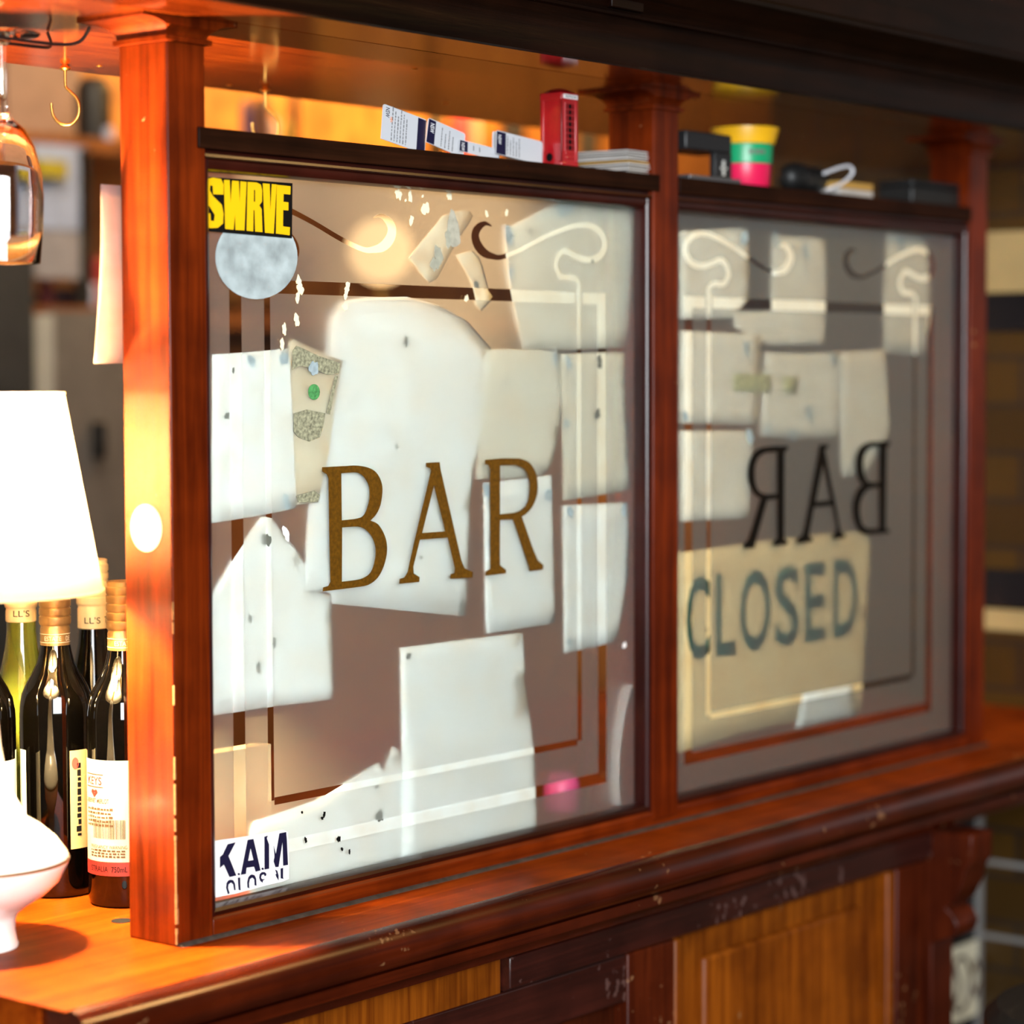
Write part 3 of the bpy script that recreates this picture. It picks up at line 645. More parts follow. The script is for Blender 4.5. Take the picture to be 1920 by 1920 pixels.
s2 = sticker('lettered_sticker', 'torn white sticker with navy letters K.A.M in the pane corner below left', [(400, 1577), (470, 1567), (530, 1556), (540, 1560), (541, 1600), (542, 1648), (530, 1653), (500, 1660), (470, 1668), (440, 1676), (418, 1680), (400, 1684)], M['white'])
def c6(p): return [(400+x/12, 1540+y/12) for x, y in p]
y_ = SY-.0004
KAM = [[[(150, 800), (215, 745), (325, 515), (505, 470), (345, 780), (520, 1220), (365, 1255), (240, 975), (150, 1050)]],
       [[(775, 418), (905, 395), (1065, 1105), (955, 1135), (920, 1020), (750, 1045), (735, 1185), (620, 1205)], [(840, 600), (905, 870), (785, 890)]],
       [[(1152, 345), (1230, 322), (1205, 380), (1255, 520), (1258, 1065), (1155, 1085)]],
       [[(1362, 545), (1410, 740), (1490, 270), (1640, 240), (1655, 400), (1682, 980), (1575, 1000), (1560, 450), (1470, 1025), (1400, 1030), (1360, 900), (1380, 800)]],
       [[(575+27*math.cos(k*PI/5), 1187+27*math.sin(k*PI/5)) for k in range(10)]], [[(1112+27*math.cos(k*PI/5), 1068+27*math.sin(k*PI/5)) for k in range(10)]],
       [[(390, 1310), (450, 1325), (490, 1400), (505, 1550), (470, 1550), (450, 1420), (400, 1375), (345, 1420), (335, 1500), (370, 1620), (330, 1640), (290, 1500), (300, 1390), (340, 1330)]],
       [[(555, 1268), (605, 1260), (615, 1555), (570, 1540)]],
       [[(870, 1195), (930, 1210), (965, 1290), (975, 1450), (930, 1440), (925, 1310), (880, 1265), (825, 1300), (805, 1400), (812, 1510), (770, 1490), (765, 1370), (790, 1260), (830, 1210)]],
       [[(1195, 1215), (1160, 1235), (1140, 1190), (1090, 1210), (1075, 1270), (1100, 1300), (1170, 1300), (1120, 1330), (1110, 1380), (1060, 1345), (1035, 1270), (1045, 1190), (1090, 1145), (1150, 1140), (1190, 1170)]],
       [[(1395, 1085), (1440, 1110), (1470, 1220), (1470, 1330), (1420, 1250), (1400, 1190), (1425, 1180)]], [[(1515, 1060), (1572, 1050), (1570, 1260), (1585, 1295), (1520, 1285)]]]
for lp in KAM: decal('letter', [c6(q) for q in lp], y_, .0003, M['navy'], s2)
# pale round sticker on the lit side of the first post
sc_ = at(273.5, 990, 0, -.0004)
t = thing('round_sticker', (sc_.x, sc_.y, sc_.z-.022), 'plain pale yellow round sticker on the lit side of the left post', 'sticker')
bm = bmesh.new(); k = 40
va = [bm.verts.new((-.0005, sc_.y+.0212*math.cos(2*PI*i/k), sc_.z+.0222*math.sin(2*PI*i/k))) for i in range(k)]
vb = [bm.verts.new((-.0001, v.co.y, v.co.z)) for v in va]
for i in range(k): bm.faces.new((va[i], va[(i+1) % k], vb[(i+1) % k], vb[i]))
bm.faces.new(va); bm.faces.new(vb[::-1]); finish('disc', bm, M['cream'], t)
# sheet fixed to the back of the left post, its edge showing
bm = bmesh.new(); N = 14; rows = []
for i in range(N+1):
    f = i/N; z = 1.802-f*.164
    xl = -.0215-.0035*math.sin(f*2.2)+(.006*math.sin(f*PI))-.008*f**2
    rows.append((bm.verts.new((xl, .0668+.004*math.sin(f*PI), z)), bm.verts.new((xl*.5, .0665, z)), bm.verts.new((.02, .0655, z))))
for a, b in zip(rows, rows[1:]):
    for j in range(2): bm.faces.new((a[j], a[j+1], b[j+1], b[j]))
t = thing('paper_sheet', (-.01, .067, 1.638), 'pinkish white sheet sticking out behind the left post', 'paper')
M['pinkpaper'] = papermat('pink_paper', (.42, .30, .275), .5)
o = finish('sheet', bm, M['pinkpaper'], t, 0, True); sm = o.modifiers.new('solid', 'SOLIDIFY'); sm.thickness = .0004

# ================================================================== table lamp on the counter
LX, LYY = -.112, .145
lamp = thing('table_lamp', (LX, LYY, TOP), 'lit white table lamp with ceramic base and pale shade on the counter end', 'lamp')
basep = [(0, 0), (.036, 0), (.0365, .003), (.035, .006), (.0335, .016), (.034, .026), (.037, .032), (.048, .040), (.062, .049), (.075, .061), (.0825, .076), (.0838, .081), (.082, .086), (.072, .100), (.058, .112), (.047, .119), (.0445, .1215), (.0435, .126), (.037, .136), (.029, .156), (.0235, .185), (.0205, .222), (.0195, .26), (.019, .29), (.012, .30), (0, .30)]
lathe('base', basep, (LX, LYY, TOP), M['ceramic'], lamp, 64)
lathe('gilt_band', [(.0838, .0795), (.0842, .0810), (.0838, .0825)], (LX, LYY, TOP), M['foilgold'], lamp, 64)
tube('lamp_holder', [(LX, LYY, TOP+.298), (LX, LYY, TOP+.40)], .012, M['brass'], lamp, 16)
M['bulb'] = emit('lamp_bulb_glow', (1, .70, .34), 5600)
lathe('bulb', [(0, .398), (.012, .400), (.020, .412), (.026, .432), (.024, .450), (.014, .464), (0, .468)], (LX, LYY, TOP), M['bulb'], lamp, 24)
def shademat():
    m, n, l, b = mat('lamp_shade_fabric'); n.remove(b)
    d = n.new('ShaderNodeBsdfDiffuse'); d.inputs[0].default_value = (.88, .84, .76, 1)
    t = n.new('ShaderNodeBsdfTranslucent'); t.inputs[0].default_value = (.92, .82, .66, 1)
    mx = n.new('ShaderNodeMixShader'); mx.inputs[0].default_value = .72
    l.new(d.outputs[0], mx.inputs[1]); l.new(t.outputs[0], mx.inputs[2]); l.new(mx.outputs[0], n['Material Output'].inputs[0]); return m
M['shade'] = shademat()
o = lathe('lamp_shade', [(.1175, .330), (.0845, .511)], (LX, LYY, TOP), M['shade'], lamp, 72)
sm = o.modifiers.new('solid', 'SOLIDIFY'); sm.thickness = .0008
bm = bmesh.new()
add_tube(bm, [(LX+.1177*math.cos(2*PI*k/48), LYY+.1177*math.sin(2*PI*k/48), TOP+.330) for k in range(49)], .0012, 6)
finish('shade_trim', bm, M['shade'], lamp, 0, True); bm = bmesh.new()
add_tube(bm, [(LX+.0847*math.cos(2*PI*k/48), LYY+.0847*math.sin(2*PI*k/48), TOP+.511) for k in range(49)], .0012, 6)
finish('shade_trim', bm, M['shade'], lamp, 0, True)
bm = bmesh.new()
for k in range(3):
    a = 2*PI*k/3+.4
    add_tube(bm, [(LX, LYY, TOP+.365), (LX+.083*math.cos(a), LYY+.083*math.sin(a), TOP+.508)], .0012, 6)
finish('shade_carrier', bm, M['brass'], lamp, 0, True)
# pl_ = point('table_lamp_light', (LX, LYY, TOP+.40), 700, (1, .56, .22), .028)

# ================================================================== wine bottles
def wrap(bm, c, r, ang, z0):                    # bend a flat (u, v) shape round a vertical cylinder
    for v in bm.verts:
        a = ang+v.co.x/r
        v.co = Vector((c[0]+(r+v.co.z)*math.cos(a), c[1]+(r+v.co.z)*math.sin(a), c[2]+z0+v.co.y))
    return bm
def wrapped_rect(u0, u1, v0, v1, n=16):
    bm = bmesh.new(); rows = []
    for i in range(n+1):
        u = u0+(u1-u0)*i/n
        rows.append((bm.verts.new((u, v0, 0)), bm.verts.new((u, v1, 0))))
    for a, b in zip(rows, rows[1:]): bm.faces.new((a[0], b[0], b[1], a[1]))
    return bm
def facing(c): return math.atan2(CAM.y-c[1], CAM.x-c[0])
def bottle(c, label, glass, foil, h=.32, r=.0372, shoulder=.195, neck=.245, foilz=.253, nr=.0142, burg=False, cap='screw', bandtext=None, group='wine bottles behind the lamp'):
    t = thing('wine_bottle', (c[0], c[1], TOP), label, 'bottle', group)
    cc = (c[0], c[1], TOP)
    if burg: sh = [(r, .145), (r*.985, .158), (r*.9, .176), (r*.74, .200), (r*.58, .222), (nr*1.12, .245), (nr, .262)]
    else: sh = [(r, shoulder-.012), (r*.985, shoulder-.002), (r*.93, shoulder+.010), (r*.80, shoulder+.021), (r*.64, shoulder+.031), (r*.51, shoulder+.041), (nr*1.15, shoulder+.052), (nr, shoulder+.064)]
    body = [(0, .004), (r*.7, .002), (r*.86, 0), (r*.95, .002), (r, .009)]+sh+[(nr, h-.004), (0, h-.004)]
    lathe('bottle_glass', body, cc, glass, t, 56)
    fr = nr+.0009
    fp = [(nr+.0002, foilz), (fr, foilz+.0008), (fr, h-.052), (fr-.0006, h-.051), (fr-.0006, h-.049), (fr+.0004, h-.048)]
    for q in range(5): fp += [(fr+.0010, h-.046+q*.0085), (fr+.0010, h-.0405+q*.0085), (fr-.0002, h-.0392+q*.0085)]
    fp += [(fr, h-.001), (fr-.002, h), (0, h)]
    lathe('capsule', fp, cc, foil, t, 40)
    if bandtext:
        a = facing(c)
        for s, off, sz in bandtext:
            b = fit(text_bm(s), 0, .0027*len(s)*sz, 0, .0042*sz)
            finish('capsule_lettering', wrap(b, cc, fr+.0004, a+off, foilz+.006), M['cream'] if foil is M['foilgold'] else M['black'], t)
        if foil is M['foilgold']:
            for zz in (foilz+.004, foilz+.0125):
                finish('capsule_band', wrap(wrapped_rect(-.03, .03, 0, .0006), cc, fr+.0003, a, zz), M['cream'], t)
    return t, cc, r
a = at(236, 1690, 2, TOP)
bA, cA, rA = bottle((a.x, a.y), 'dark wine bottle with white and red label, beside the post', M['wineglassdark'], M['foilgold'], .323, bandtext=[('ESTATE', -.55, 1.1), ('DE', .9, 1.1)])
fa = facing(cA)
lab = finish('label', wrap(wrapped_rect(-.052, .008, .035, .148), cA, rA+.0004, fa, 0), M['labelwhite'], bA)
lab['label'] = 'white paper label with red foot'
def onlab(bm, parent, c, r, ang, m, nm='label_print', k=.0007): return finish(nm, wrap(bm, c, r+k, ang, 0), m, parent)
onlab(wrapped_rect(-.052, .008, .033, .047), lab, cA, rA, fa, M['labelred'], 'label_band')
onlab(fit(text_bm('STRALIA  750mL'), -.040, .002, .037, .0425), lab, cA, rA, fa, M['black'], k=.001)
onlab(fit(text_bm('PREGNANCY WARNING'), -.040, .002, .060, .0635), lab, cA, rA, fa, M['labelink'])
for q in range(3): onlab(fit(dash_bm(), -.040, .0, .0515+q*.0028, .0535+q*.0028), lab, cA, rA, fa, M['labelink'])
for q in range(5):
    onlab(fit(dash_bm(), -.046, -.012-.002*(q % 2), .098-q*.004, .1005-q*.004), lab, cA, rA, fa, M['labelink'])
onlab(fit(text_bm('CABERNET MERLOT', offset=.01), -.050, -.016, .105, .1095), lab, cA, rA, fa, M['labelink'])
onlab(fit(text_bm('KEYS', offset=.01), -.045, -.024, .123, .131), lab, cA, rA, fa, M['labelred'])
for zz in (.1205, .133): onlab(wrapped_rect(-.048, -.022, zz, zz+.0008), lab, cA, rA, fa, M['labelink'])
hb = fill2d([[(-.034, .110), (-.029, .1155), (-.030, .118), (-.0325, .1185), (-.034, .117), (-.0355, .1185), (-.038, .118), (-.039, .1155)]])
onlab(hb, lab, cA, rA, fa, M['labelred'], 'label_heart')
bm = bmesh.new(); x = -.036
while x < .001:
    w_ = random.choice((.0004, .0006, .0009))
    vs = [bm.verts.new((x, .070, 0)), bm.verts.new((x+w_, .070, 0)), bm.verts.new((x+w_, .089, 0)), bm.verts.new((x, .089, 0))]
    bm.faces.new(vs); x += w_+random.choice((.0005, .0007, .001))
onlab(bm, lab, cA, rA, fa, M['labelink'], 'barcode')
b = at(110, 1672, 2, TOP)
bB, cB, rB = bottle((b.x, b.y), 'dark wine bottle with brown side label, nearest behind the lamp base', M['wineglassdark'], M['foilgold'], .323, bandtext=[('ESTATE', -.75, 1.1), ('DE', .75, 1.1)])
fb = facing(cB)
lb = finish('label', wrap(wrapped_rect(.013, .050, .050, .150), cB, rB+.0004, fb, 0), M['labelbrown'], bB); lb['label'] = 'brown kraft label'
bm = fit(dash_bm(12), -.037, .037, -.003, .003)
for v in bm.verts: v.co = Vector((.0225-v.co.y, .100+v.co.x, 0))
onlab(bm, lb, cB, rB, fb, M['black'])
onlab(fill2d([[(.019+.004*math.cos(k*PI/8), .137+.006*math.sin(k*PI/8)) for k in range(16)]]), lb, cB, rB, fb, M['redprint'])
lb2 = finish('label', wrap(wrapped_rect(-.050, -.036, .050, .150), cB, rB+.0004, fb, 0), M['cream'], bB); lb2['label'] = 'cream label edge'
c3 = at(180, 1640, 2, TOP)
bottle((c3.x, c3.y), 'dark bottle with tall cream capsule behind the two brown capped bottles', M['wineglassdark'], M['foilcream'], .335, foilz=.262, nr=.0150, burg=True, bandtext=[("LL'S", -.55, 1.6), ('TY', .85, 1.6)])
d4 = at(84, 1652, 2, TOP)
bottle((d4.x-.01, d4.y+.02), 'yellow green glass bottle with cream capsule, left of the dark ones', M['greenglass'], M['foilcream'], .335, foilz=.272, nr=.0150, burg=True, bandtext=[("LL'S", -.5, 1.6)])
e5 = at(-36, 1690, 2, TOP)
bE, cE, rE = bottle((e5.x, e5.y), 'dark bottle mostly hidden by the lamp neck at the left edge', M['wineglassdark'], M['foilgold'], .323)
finish('label', wrap(wrapped_rect(.012, .050, .06, .145), cE, rE+.0004, facing(cE), 0), M['cream'], bE)

# ================================================================== hooks, hanging glass and its rack
def hook(px, py, label, flip=1):
    c = at(px, py, 2, CZ)
    y = min(c.y, .362); c = Vector((at(px, py, 1, y).x, y, CZ))
    t = thing('cup_hook', c, label, 'hook', 'brass cup hooks under the soffit')
    lathe('collar', [(0, -.006), (.0045, -.006), (.006, -.004), (.0045, -.002), (.003, 0), (0, 0)], c, M['brass'], t, 20)
    s = R.copy(); s.z = 0; s.normalize()
    pts = [(0, -.002), (0, -.020), (.001, -.024), (.006, -.029), (.0115, -.035), (.0140, -.043), (.0130, -.053), (.0075, -.0605), (0, -.0625), (-.0075, -.060), (-.013, -.053), (-.0148, -.044), (-.0148, -.040)]
    tube('hook', smooth_path([c+s*a*flip+Vector((0, 0, b)) for a, b in pts], 5), .00155, M['brass'], t, 10)
hook(122, 121, 'brass cup hook hanging left of the post near the wine glass')
hook(497, 163, 'brass cup hook hanging right of the post above the shelf')
gy = .13
gp = at(2, 58, 1, gy)
glass = thing('wine_glass', (gp.x, gy, gp.z-.211), 'stemmed wine glass hanging upside down from the rack above the lamp', 'wine glass')
M['clearglass'] = plain('drinking_glass', (1, 1, 1), .0, trans=1, spec=.5)
zt_ = gp.z
gl = [(0, 0), (.034, -.0015), (.0355, -.0025), (.034, -.0042), (.010, -.007), (.0045, -.013), (.0038, -.030), (.0038, -.055), (.0048, -.072), (.010, -.080), (.020, -.089), (.0285, -.104), (.0345, -.128), (.0362, -.150), (.0352, -.180), (.0325, -.210), (.0319, -.211), (.0313, -.210), (.034, -.180), (.035, -.150), (.0333, -.128), (.0275, -.105), (.018, -.091), (.008, -.0835), (0, -.082)]
lathe('bowl_and_stem', gl, (gp.x, gy, zt_), M['clearglass'], glass, 64)
rack = thing('glass_rack', (gp.x, gy, CZ), 'black wire glass rack under the soffit at the left', 'rack')
for s_ in (-1, 1):
    tube('wire', smooth_path([(gp.x-.10, gy+s_*.012, CZ-.001), (gp.x-.085, gy+s_*.013, zt_-.0068), (gp.x-.03, gy+s_*.013, zt_-.0078), (gp.x+.05, gy+s_*.013, zt_-.0078), (gp.x+.075, gy+s_*.02, zt_-.004), (gp.x+.08, gy+s_*.03, CZ-.001)], 5), .0016, M['blackmetal'], rack, 8)

# ================================================================== things on the shelf of the screen
SZ = 1.8545
def cardthing(label, x, y, w, h, tilt, stripe, print_, right_stripe=False, group='licence cards standing on the shelf', lean=.06):
    t = thing('plastic_card', (x, y, SZ), label, 'card', group)
    bm = bmesh.new(); k = []
    rr = .003
    for cx, cz, a0 in ((w-rr, h-rr, 0), (rr, h-rr, PI/2), (rr, 0, PI), (w-rr, 0, 3*PI/2)):
        if cz == 0: k.append((0 if a0 == PI else w, 0)); continue
        for i in range(5): k.append((cx+rr*math.cos(a0+PI/2*i/4), cz+rr*math.sin(a0+PI/2*i/4)))
    def put(bm):
        ca, sa = math.cos(-tilt), math.sin(-tilt)
        for v in bm.verts:
            X, Y, Z = v.co
            X, Z = X*ca-Z*sa, X*sa+Z*ca
            v.co = Vector((x+X, y+Y+Z*lean, SZ+Z))
        lo = min(v.co.z for v in bm.verts)
        return bm
    def piece(nm, loops, yy, m, par, th=.0003):
        bm = stand(thicken(fill2d(loops), th), yy); return finish(nm, put(bm), m, par)
    off = math.sin(tilt)*w+.0004
    k2 = [(a, b) for a, b in k]
    body = piece('card_body', [[(a, b+off if True else b) for a, b in k2]], 0, M['cardwhite'], t, .0009)
    if stripe:
        sx = (w*.80, w) if right_stripe else (0, w*.2)
        piece('stripe', [[(sx[0], off+.0005), (sx[1]-(.001 if right_stripe else 0), off+.0005), (sx[1]-(.001 if right_stripe else 0), h+off-.001), (sx[0]+(0 if right_stripe else .001), h+off-.001)]], -.0003, M['navy'], t)
    # print running down the card
    for s, u, v0, v1, hh, mm in print_:
        bm = fit(dash_bm(8) if s == '-' else text_bm(s), 0, v1-v0, 0, hh)
        for v in bm.verts: v.co = Vector((u+v.co.y, off+v1-v.co.x, 0))
        bm = stand(thicken(bm, .0002), -.0005); finish('card_print', put(bm), mm, t)
    return t
def cx_(px, y): return at(px, 255, 1, y).x
yC = .030
x1_, x2_, x3_, x4_ = cx_(713, yC), cx_(797, yC-.003), cx_(861, yC-.006), cx_(930, yC-.01)
cl = [('NSW', .004, .024, .034, .006, M['navy'])]+[('-', .014+q*.0044, .002, .037-(q % 3)*.004, .0016, M['grey']) for q in range(6)]
cardthing('white licence card leaning on the shelf, first from the left and tallest', x1_, yC, cx_(795, yC)-x1_, .0365, .17, True, cl+[('*', .011, .020, .026, .005, M['orangeprint'])], True)
cl2 = [('NSW', .004, .012, .022, .006, M['white'])]+[('-', .022+q*.006, .002, .022-(q % 2)*.005, .0016, M['grey']) for q in range(4)]
cardthing('licence card with navy left stripe, second from the left on the shelf', x2_, yC-.003, cx_(862, yC)-x2_+.001, .0265, .21, True, cl2)
cardthing('low licence card with navy left stripe, third from the left on the shelf', x3_, yC-.006, cx_(927, yC)-x3_, .0125, .10, True, [('NSW', .003, .001, .0095, .005, M['white']), ('-', .022, .004, .009, .0016, M['grey']), ('-', .032, .004, .009, .0016, M['grey'])])
cardthing('licence card with navy left stripe standing beside the telephone box', x4_, yC-.010, cx_(1003, yC)-x4_, .0255, .09, True, [('NSW', .003, .011, .021, .005, M['white'])]+[('-', .018+q*.005, .002, .022-(q % 2)*.004, .0016, M['grey']) for q in range(5)])
cardthing('white licence card standing just behind the card beside the telephone box', x4_+.0015, yC-.004, cx_(1008, yC)-x4_, .0245, .09, False, [])

# miniature telephone box
bx0, bx1, by0, by1 = at(1013, 300, 1, .031).x, 0, .002, .031
bx0 = .5775; bx1 = bx0+.0315
bx0 = at(1053, 300, 1, by0).x; bx1 = at(1084, 300, 1, by0).x
by1 = by0+(bx1-bx0)
tb = thing('telephone_box_miniature', ((bx0+bx1)/2, (by0+by1)/2, SZ), 'small bright red miniature telephone box standing on the shelf', 'ornament')
bh = .0875
box('body', bx0+.0008, bx1-.0008, by0+.0008, by1-.0008, SZ+.0035, SZ+bh-.008, M['red'], tb, .0006)
box('foot', bx0-.0004, bx1+.0004, by0-.0004, by1+.0004, SZ, SZ+.004, M['red'], tb, .0006)
box('cornice', bx0-.0003, bx1+.0003, by0-.0003, by1+.0003, SZ+bh-.0165, SZ+bh-.008, M['red'], tb, .0006)
bm = bmesh.new(); n_ = 8; g = []
for i in range(n_+1):
    row = []
    for j in range(n_+1):
        u, v = i/n_*2-1, j/n_*2-1
        zz = .0065*(1-.75*u*u)*(1-.75*v*v)
        row.append(bm.verts.new(((bx0+bx1)/2+u*(bx1-bx0)/2, (by0+by1)/2+v*(by1-by0)/2, SZ+bh-.008+zz*.9)))
    g.append(row)
for i in range(n_):
    for j in range(n_): bm.faces.new((g[i][j], g[i+1][j], g[i+1][j+1], g[i][j+1]))
bt = [bm.verts.new((x, y, SZ+bh-.0085)) for x, y in ((bx0, by0), (bx1, by0), (bx1, by1), (bx0, by1))]
bm.faces.new(bt)
finish('roof', bm, M['red'], tb, 0, True)
w_ = bx1-bx0
for s_ in (0, 1):
    xx = bx0 if s_ == 0 else bx1-.0045
    box('corner_post', xx, xx+.0045, by0, by0+.002, SZ+.004, SZ+bh-.016, M['red'], tb, .0006)
box('sign', bx0+w_*.10, bx1-w_*.06, by0-.0009, by0, SZ+bh-.0145, SZ+bh-.0100, M['white'], tb)
flat('sign_lettering', fit(text_bm('TELEPHONE', offset=.01), bx0+w_*.16, bx1-w_*.12, SZ+bh-.0135, SZ+bh-.011), by0-.0011, .0002, M['black'], tb)
win = box('window', bx0+w_*.26, bx1-w_*.22, by0+.0004, by0+.0012, SZ+.0165, SZ+bh-.0195, M['black'], tb)
bm = bmesh.new()
wx0, wx1 = bx0+w_*.26, bx1-w_*.22
for q in range(9):
    z = SZ+.0165+q*(bh-.0360)/8; add_box(bm, wx0, wx1, by0-.0001, by0+.0008, z-.0006, z+.0006)
for fx in (.0, .24, .76, 1.0):
    x = wx0+(wx1-wx0)*fx; add_box(bm, x-.0006, x+.0006, by0-.0001, by0+.0008, SZ+.0165, SZ+bh-.0195)
finish('glazing_bars', bm, M['red'], win)
for z in (.0075, .0125): box('door_panel', wx0, wx1, by0-.0002, by0+.001, SZ+z, SZ+z+.0022, M['red'], tb, .0005)
for yy in (by0, by1-.0045): box('corner_post', bx0, bx0+.002, yy, yy+.0045, SZ+.004, SZ+bh-.016, M['red'], tb, .0006)
bm = bmesh.new(); hc = at(1030, 294, 0, bx0)
va = [bm.verts.new((bx0-.0001, hc.y+.0042*math.cos(2*PI*i/20), SZ+.0095+.0046*math.sin(2*PI*i/20))) for i in range(20)]
vb = [bm.verts.new((bx0+.0012, v.co.y, v.co.z)) for v in va]
for i in range(20): bm.faces.new((va[i], va[(i+1) % 20], vb[(i+1) % 20], vb[i]))
bm.faces.new(va); bm.faces.new(vb); finish('round_hole', bm, M['black'], tb)

# stack of square coasters beside the telephone box
cc = at(1180, 322, 1, .002)
M['coaster'] = plain('coaster_card', (.42, .40, .38), .7, noise=.1)
M['coastergold'] = plain('coaster_gold', (.45, .26, .06), .6)
hts = 9; th = .0030
nm_ = ['lowest', 'second from the bottom', 'third from the bottom', 'fourth from the bottom', 'fifth from the bottom', 'fourth from the top', 'third from the top', 'second from the top', 'topmost']
fd = Vector((ray(1180, 300).x, ray(1180, 300).y, 0)).normalized()
for q in range(hts):
    s_ = .098
    ang = math.atan2(fd.y, fd.x)+math.radians(-45+12+random.uniform(-2.5, 2.5))
    ex, ey = Vector((math.cos(ang), math.sin(ang), 0)), Vector((-math.sin(ang), math.cos(ang), 0))
    o0 = Vector((cc.x, .003, SZ+.0001+q*th))+Vector((random.uniform(-.0012, .0012), random.uniform(0, .002), 0))
    bm = bmesh.new(); ring = []
    for u, v in ((0, 0), (s_*.86, 0), (s_*.86, s_*.80), (0, s_*.80)): ring.append(o0+ex*u+ey*v)
    va = [bm.verts.new(p_) for p_ in ring]; vb = [bm.verts.new(p_+Vector((0, 0, th*random.choice((.5, .62, .74))))) for p_ in ring]
    for i in range(4): bm.faces.new((va[i], va[(i+1) % 4], vb[(i+1) % 4], vb[i]))
    bm.faces.new(va[::-1]); bm.faces.new(vb)
    o = finish('coaster', bm, M['coastergold'] if q == 4 else M['coaster'], None, .0003)
    tag(o, ('golden brown card coaster, ' if q == 4 else 'pale card coaster, ')+nm_[q]+' of the stack by the telephone box', 'coaster', 'coasters stacked on the shelf')

# things on the second shelf
xk0, xk1 = at(1276, 300, 1, .02).x, at(1362, 300, 1, .02).x
bk = thing('card_holder', ((xk0+xk1)/2, .03, SZ), 'black open holder on a grey tray at the left of the second shelf', 'holder')
M['greymetal'] = plain('grey_metal', (.12, .12, .13), .3, .6)
box('tray', xk0-.004, xk1+.008, .004, .068, SZ, SZ+.0055, M['greymetal'], bk, .001)
box('back_leg', xk0, xk0+.006, .056, .062, SZ+.0055, SZ+.036, M['blackmetal'], bk, .001)
box('top_plate', xk0, xk1, .012, .062, SZ+.036, SZ+.058, M['blackmetal'], bk, .002)
box('side_plate', xk1-.036, xk1, .012, .020, SZ+.0055, SZ+.036, M['blackmetal'], bk, .001)
M['crossglint'] = plain('painted_cross_glint', (.55, .54, .50), .5)
bm = bmesh.new(); xm = xk1-.018
add_box(bm, xm-.0022, xm+.0022, .0112, .012, SZ+.009, SZ+.027); add_box(bm, xm-.0065, xm+.0065, .0112, .012, SZ+.0165, SZ+.019)
finish('cross_glint', bm, M['crossglint'], bk)  # pale boxes stand in for a cross-like glint on the plate
ku = at(1405, 345, 1, .035); kr = .0355
cup = thing('striped_cup', (ku.x, .042, SZ), 'yellow, green and pink banded cup on the second shelf', 'cup')
M['cy'] = plain('yellow_plastic', (.80, .42, .01), .35); M['cg'] = plain('green_plastic', (.008, .30, .12), .35); M['cp'] = plain('pink_plastic', (.70, .012, .08), .35)
ct = (ku.x, .042, SZ)
lathe('lower_band', [(0, 0), (.029, 0), (.0305, .002), (.0325, .027), (.0325, .029)], ct, M['cp'], cup, 40)
lathe('middle_band', [(.0322, .029), (.0340, .030), (.0350, .052), (.0348, .053)], ct, M['cg'], cup, 40)
lathe('upper_band', [(.0347, .053), (.0370, .054), (.0425, .072), (.0425, .0735), (.0405, .0735), (.034, .060), (.026, .01), (0, .008)], ct, M['cy'], cup, 40)
fc = math.atan2(CAM.y-ct[1], CAM.x-ct[0])
for zz, s_ in ((.061, 6), (.040, 4)):
    b_ = fit(dash_bm(s_), -.002, .020, 0, .006); finish('lettering', wrap(b_, ct, .0375 if zz > .05 else .0355, fc+.2, zz), M['stain'], cup)
# folded black pouch with its curved glint modelled as a pale tube, slips beneath it
pp = at(1530, 360, 1, .03)
po = thing('black_pouch', (pp.x, .04, SZ), 'folded black pouch with a shiny pale curled strap on the second shelf', 'pouch')
bm = bmesh.new()
path = [Vector((pp.x-.068, .035, SZ+.016)), Vector((pp.x-.045, .035, SZ+.020)), Vector((pp.x-.01, .04, SZ+.019)), Vector((pp.x+.03, .045, SZ+.020)), Vector((pp.x+.05, .05, SZ+.014))]
add_tube(bm, smooth_path(path, 5), [.006, .011, .014, .016, .017, .018, .018, .018, .017, .016, .016, .017, .017, .016, .016, .015, .014, .012, .010, .008, .004][:21], 14)
finish('body', bm, M['blackleather'], po, 0, True)
M['glintwhite'] = plain('painted_glint', (.70, .70, .74), .25)
sp = [at(1545, 325, 1, .012), at(1572, 315, 1, .010), at(1593, 312, 1, .010), at(1598, 325, 1, .010), at(1580, 343, 1, .010), at(1560, 352, 1, .010), at(1550, 356, 1, .012)]
tube('glint', smooth_path(sp, 5), .0022, M['glintwhite'], po, 10)
for q, (mm, lb_) in enumerate(((M['coaster'], 'grey card slip, lower of the two under the pouch strap'), (M['coastergold'], 'brown card slip, upper of the two under the pouch strap'))):
    x0 = at(1570, 360, 1, .014).x; x1 = at(1632, 360, 1, .014).x
    o = box('card_slip', x0, x1, .010, .06, SZ+q*.0095, SZ+q*.0095+.009, mm, None, .0008); tag(o, lb_, 'card stack')
xb0, xb1 = at(1705, 360, 1, .02).x, at(1830, 360, 1, .02).x
t = thing('black_case', ((xb0+xb1)/2, .04, SZ), 'flat black case at the far right end of the second shelf', 'case')
box('body', xb0, min(xb1, 1.50), .015, .07, SZ, SZ+.024, M['blackleather'], t, .003); box('lid', xb0-.001, min(xb1, 1.50), .014, .071, SZ+.024, SZ+.033, M['blackleather'], t, .003)

# ================================================================== behind the bar
def bp(px, py, y): return at(px, py, 1, y)
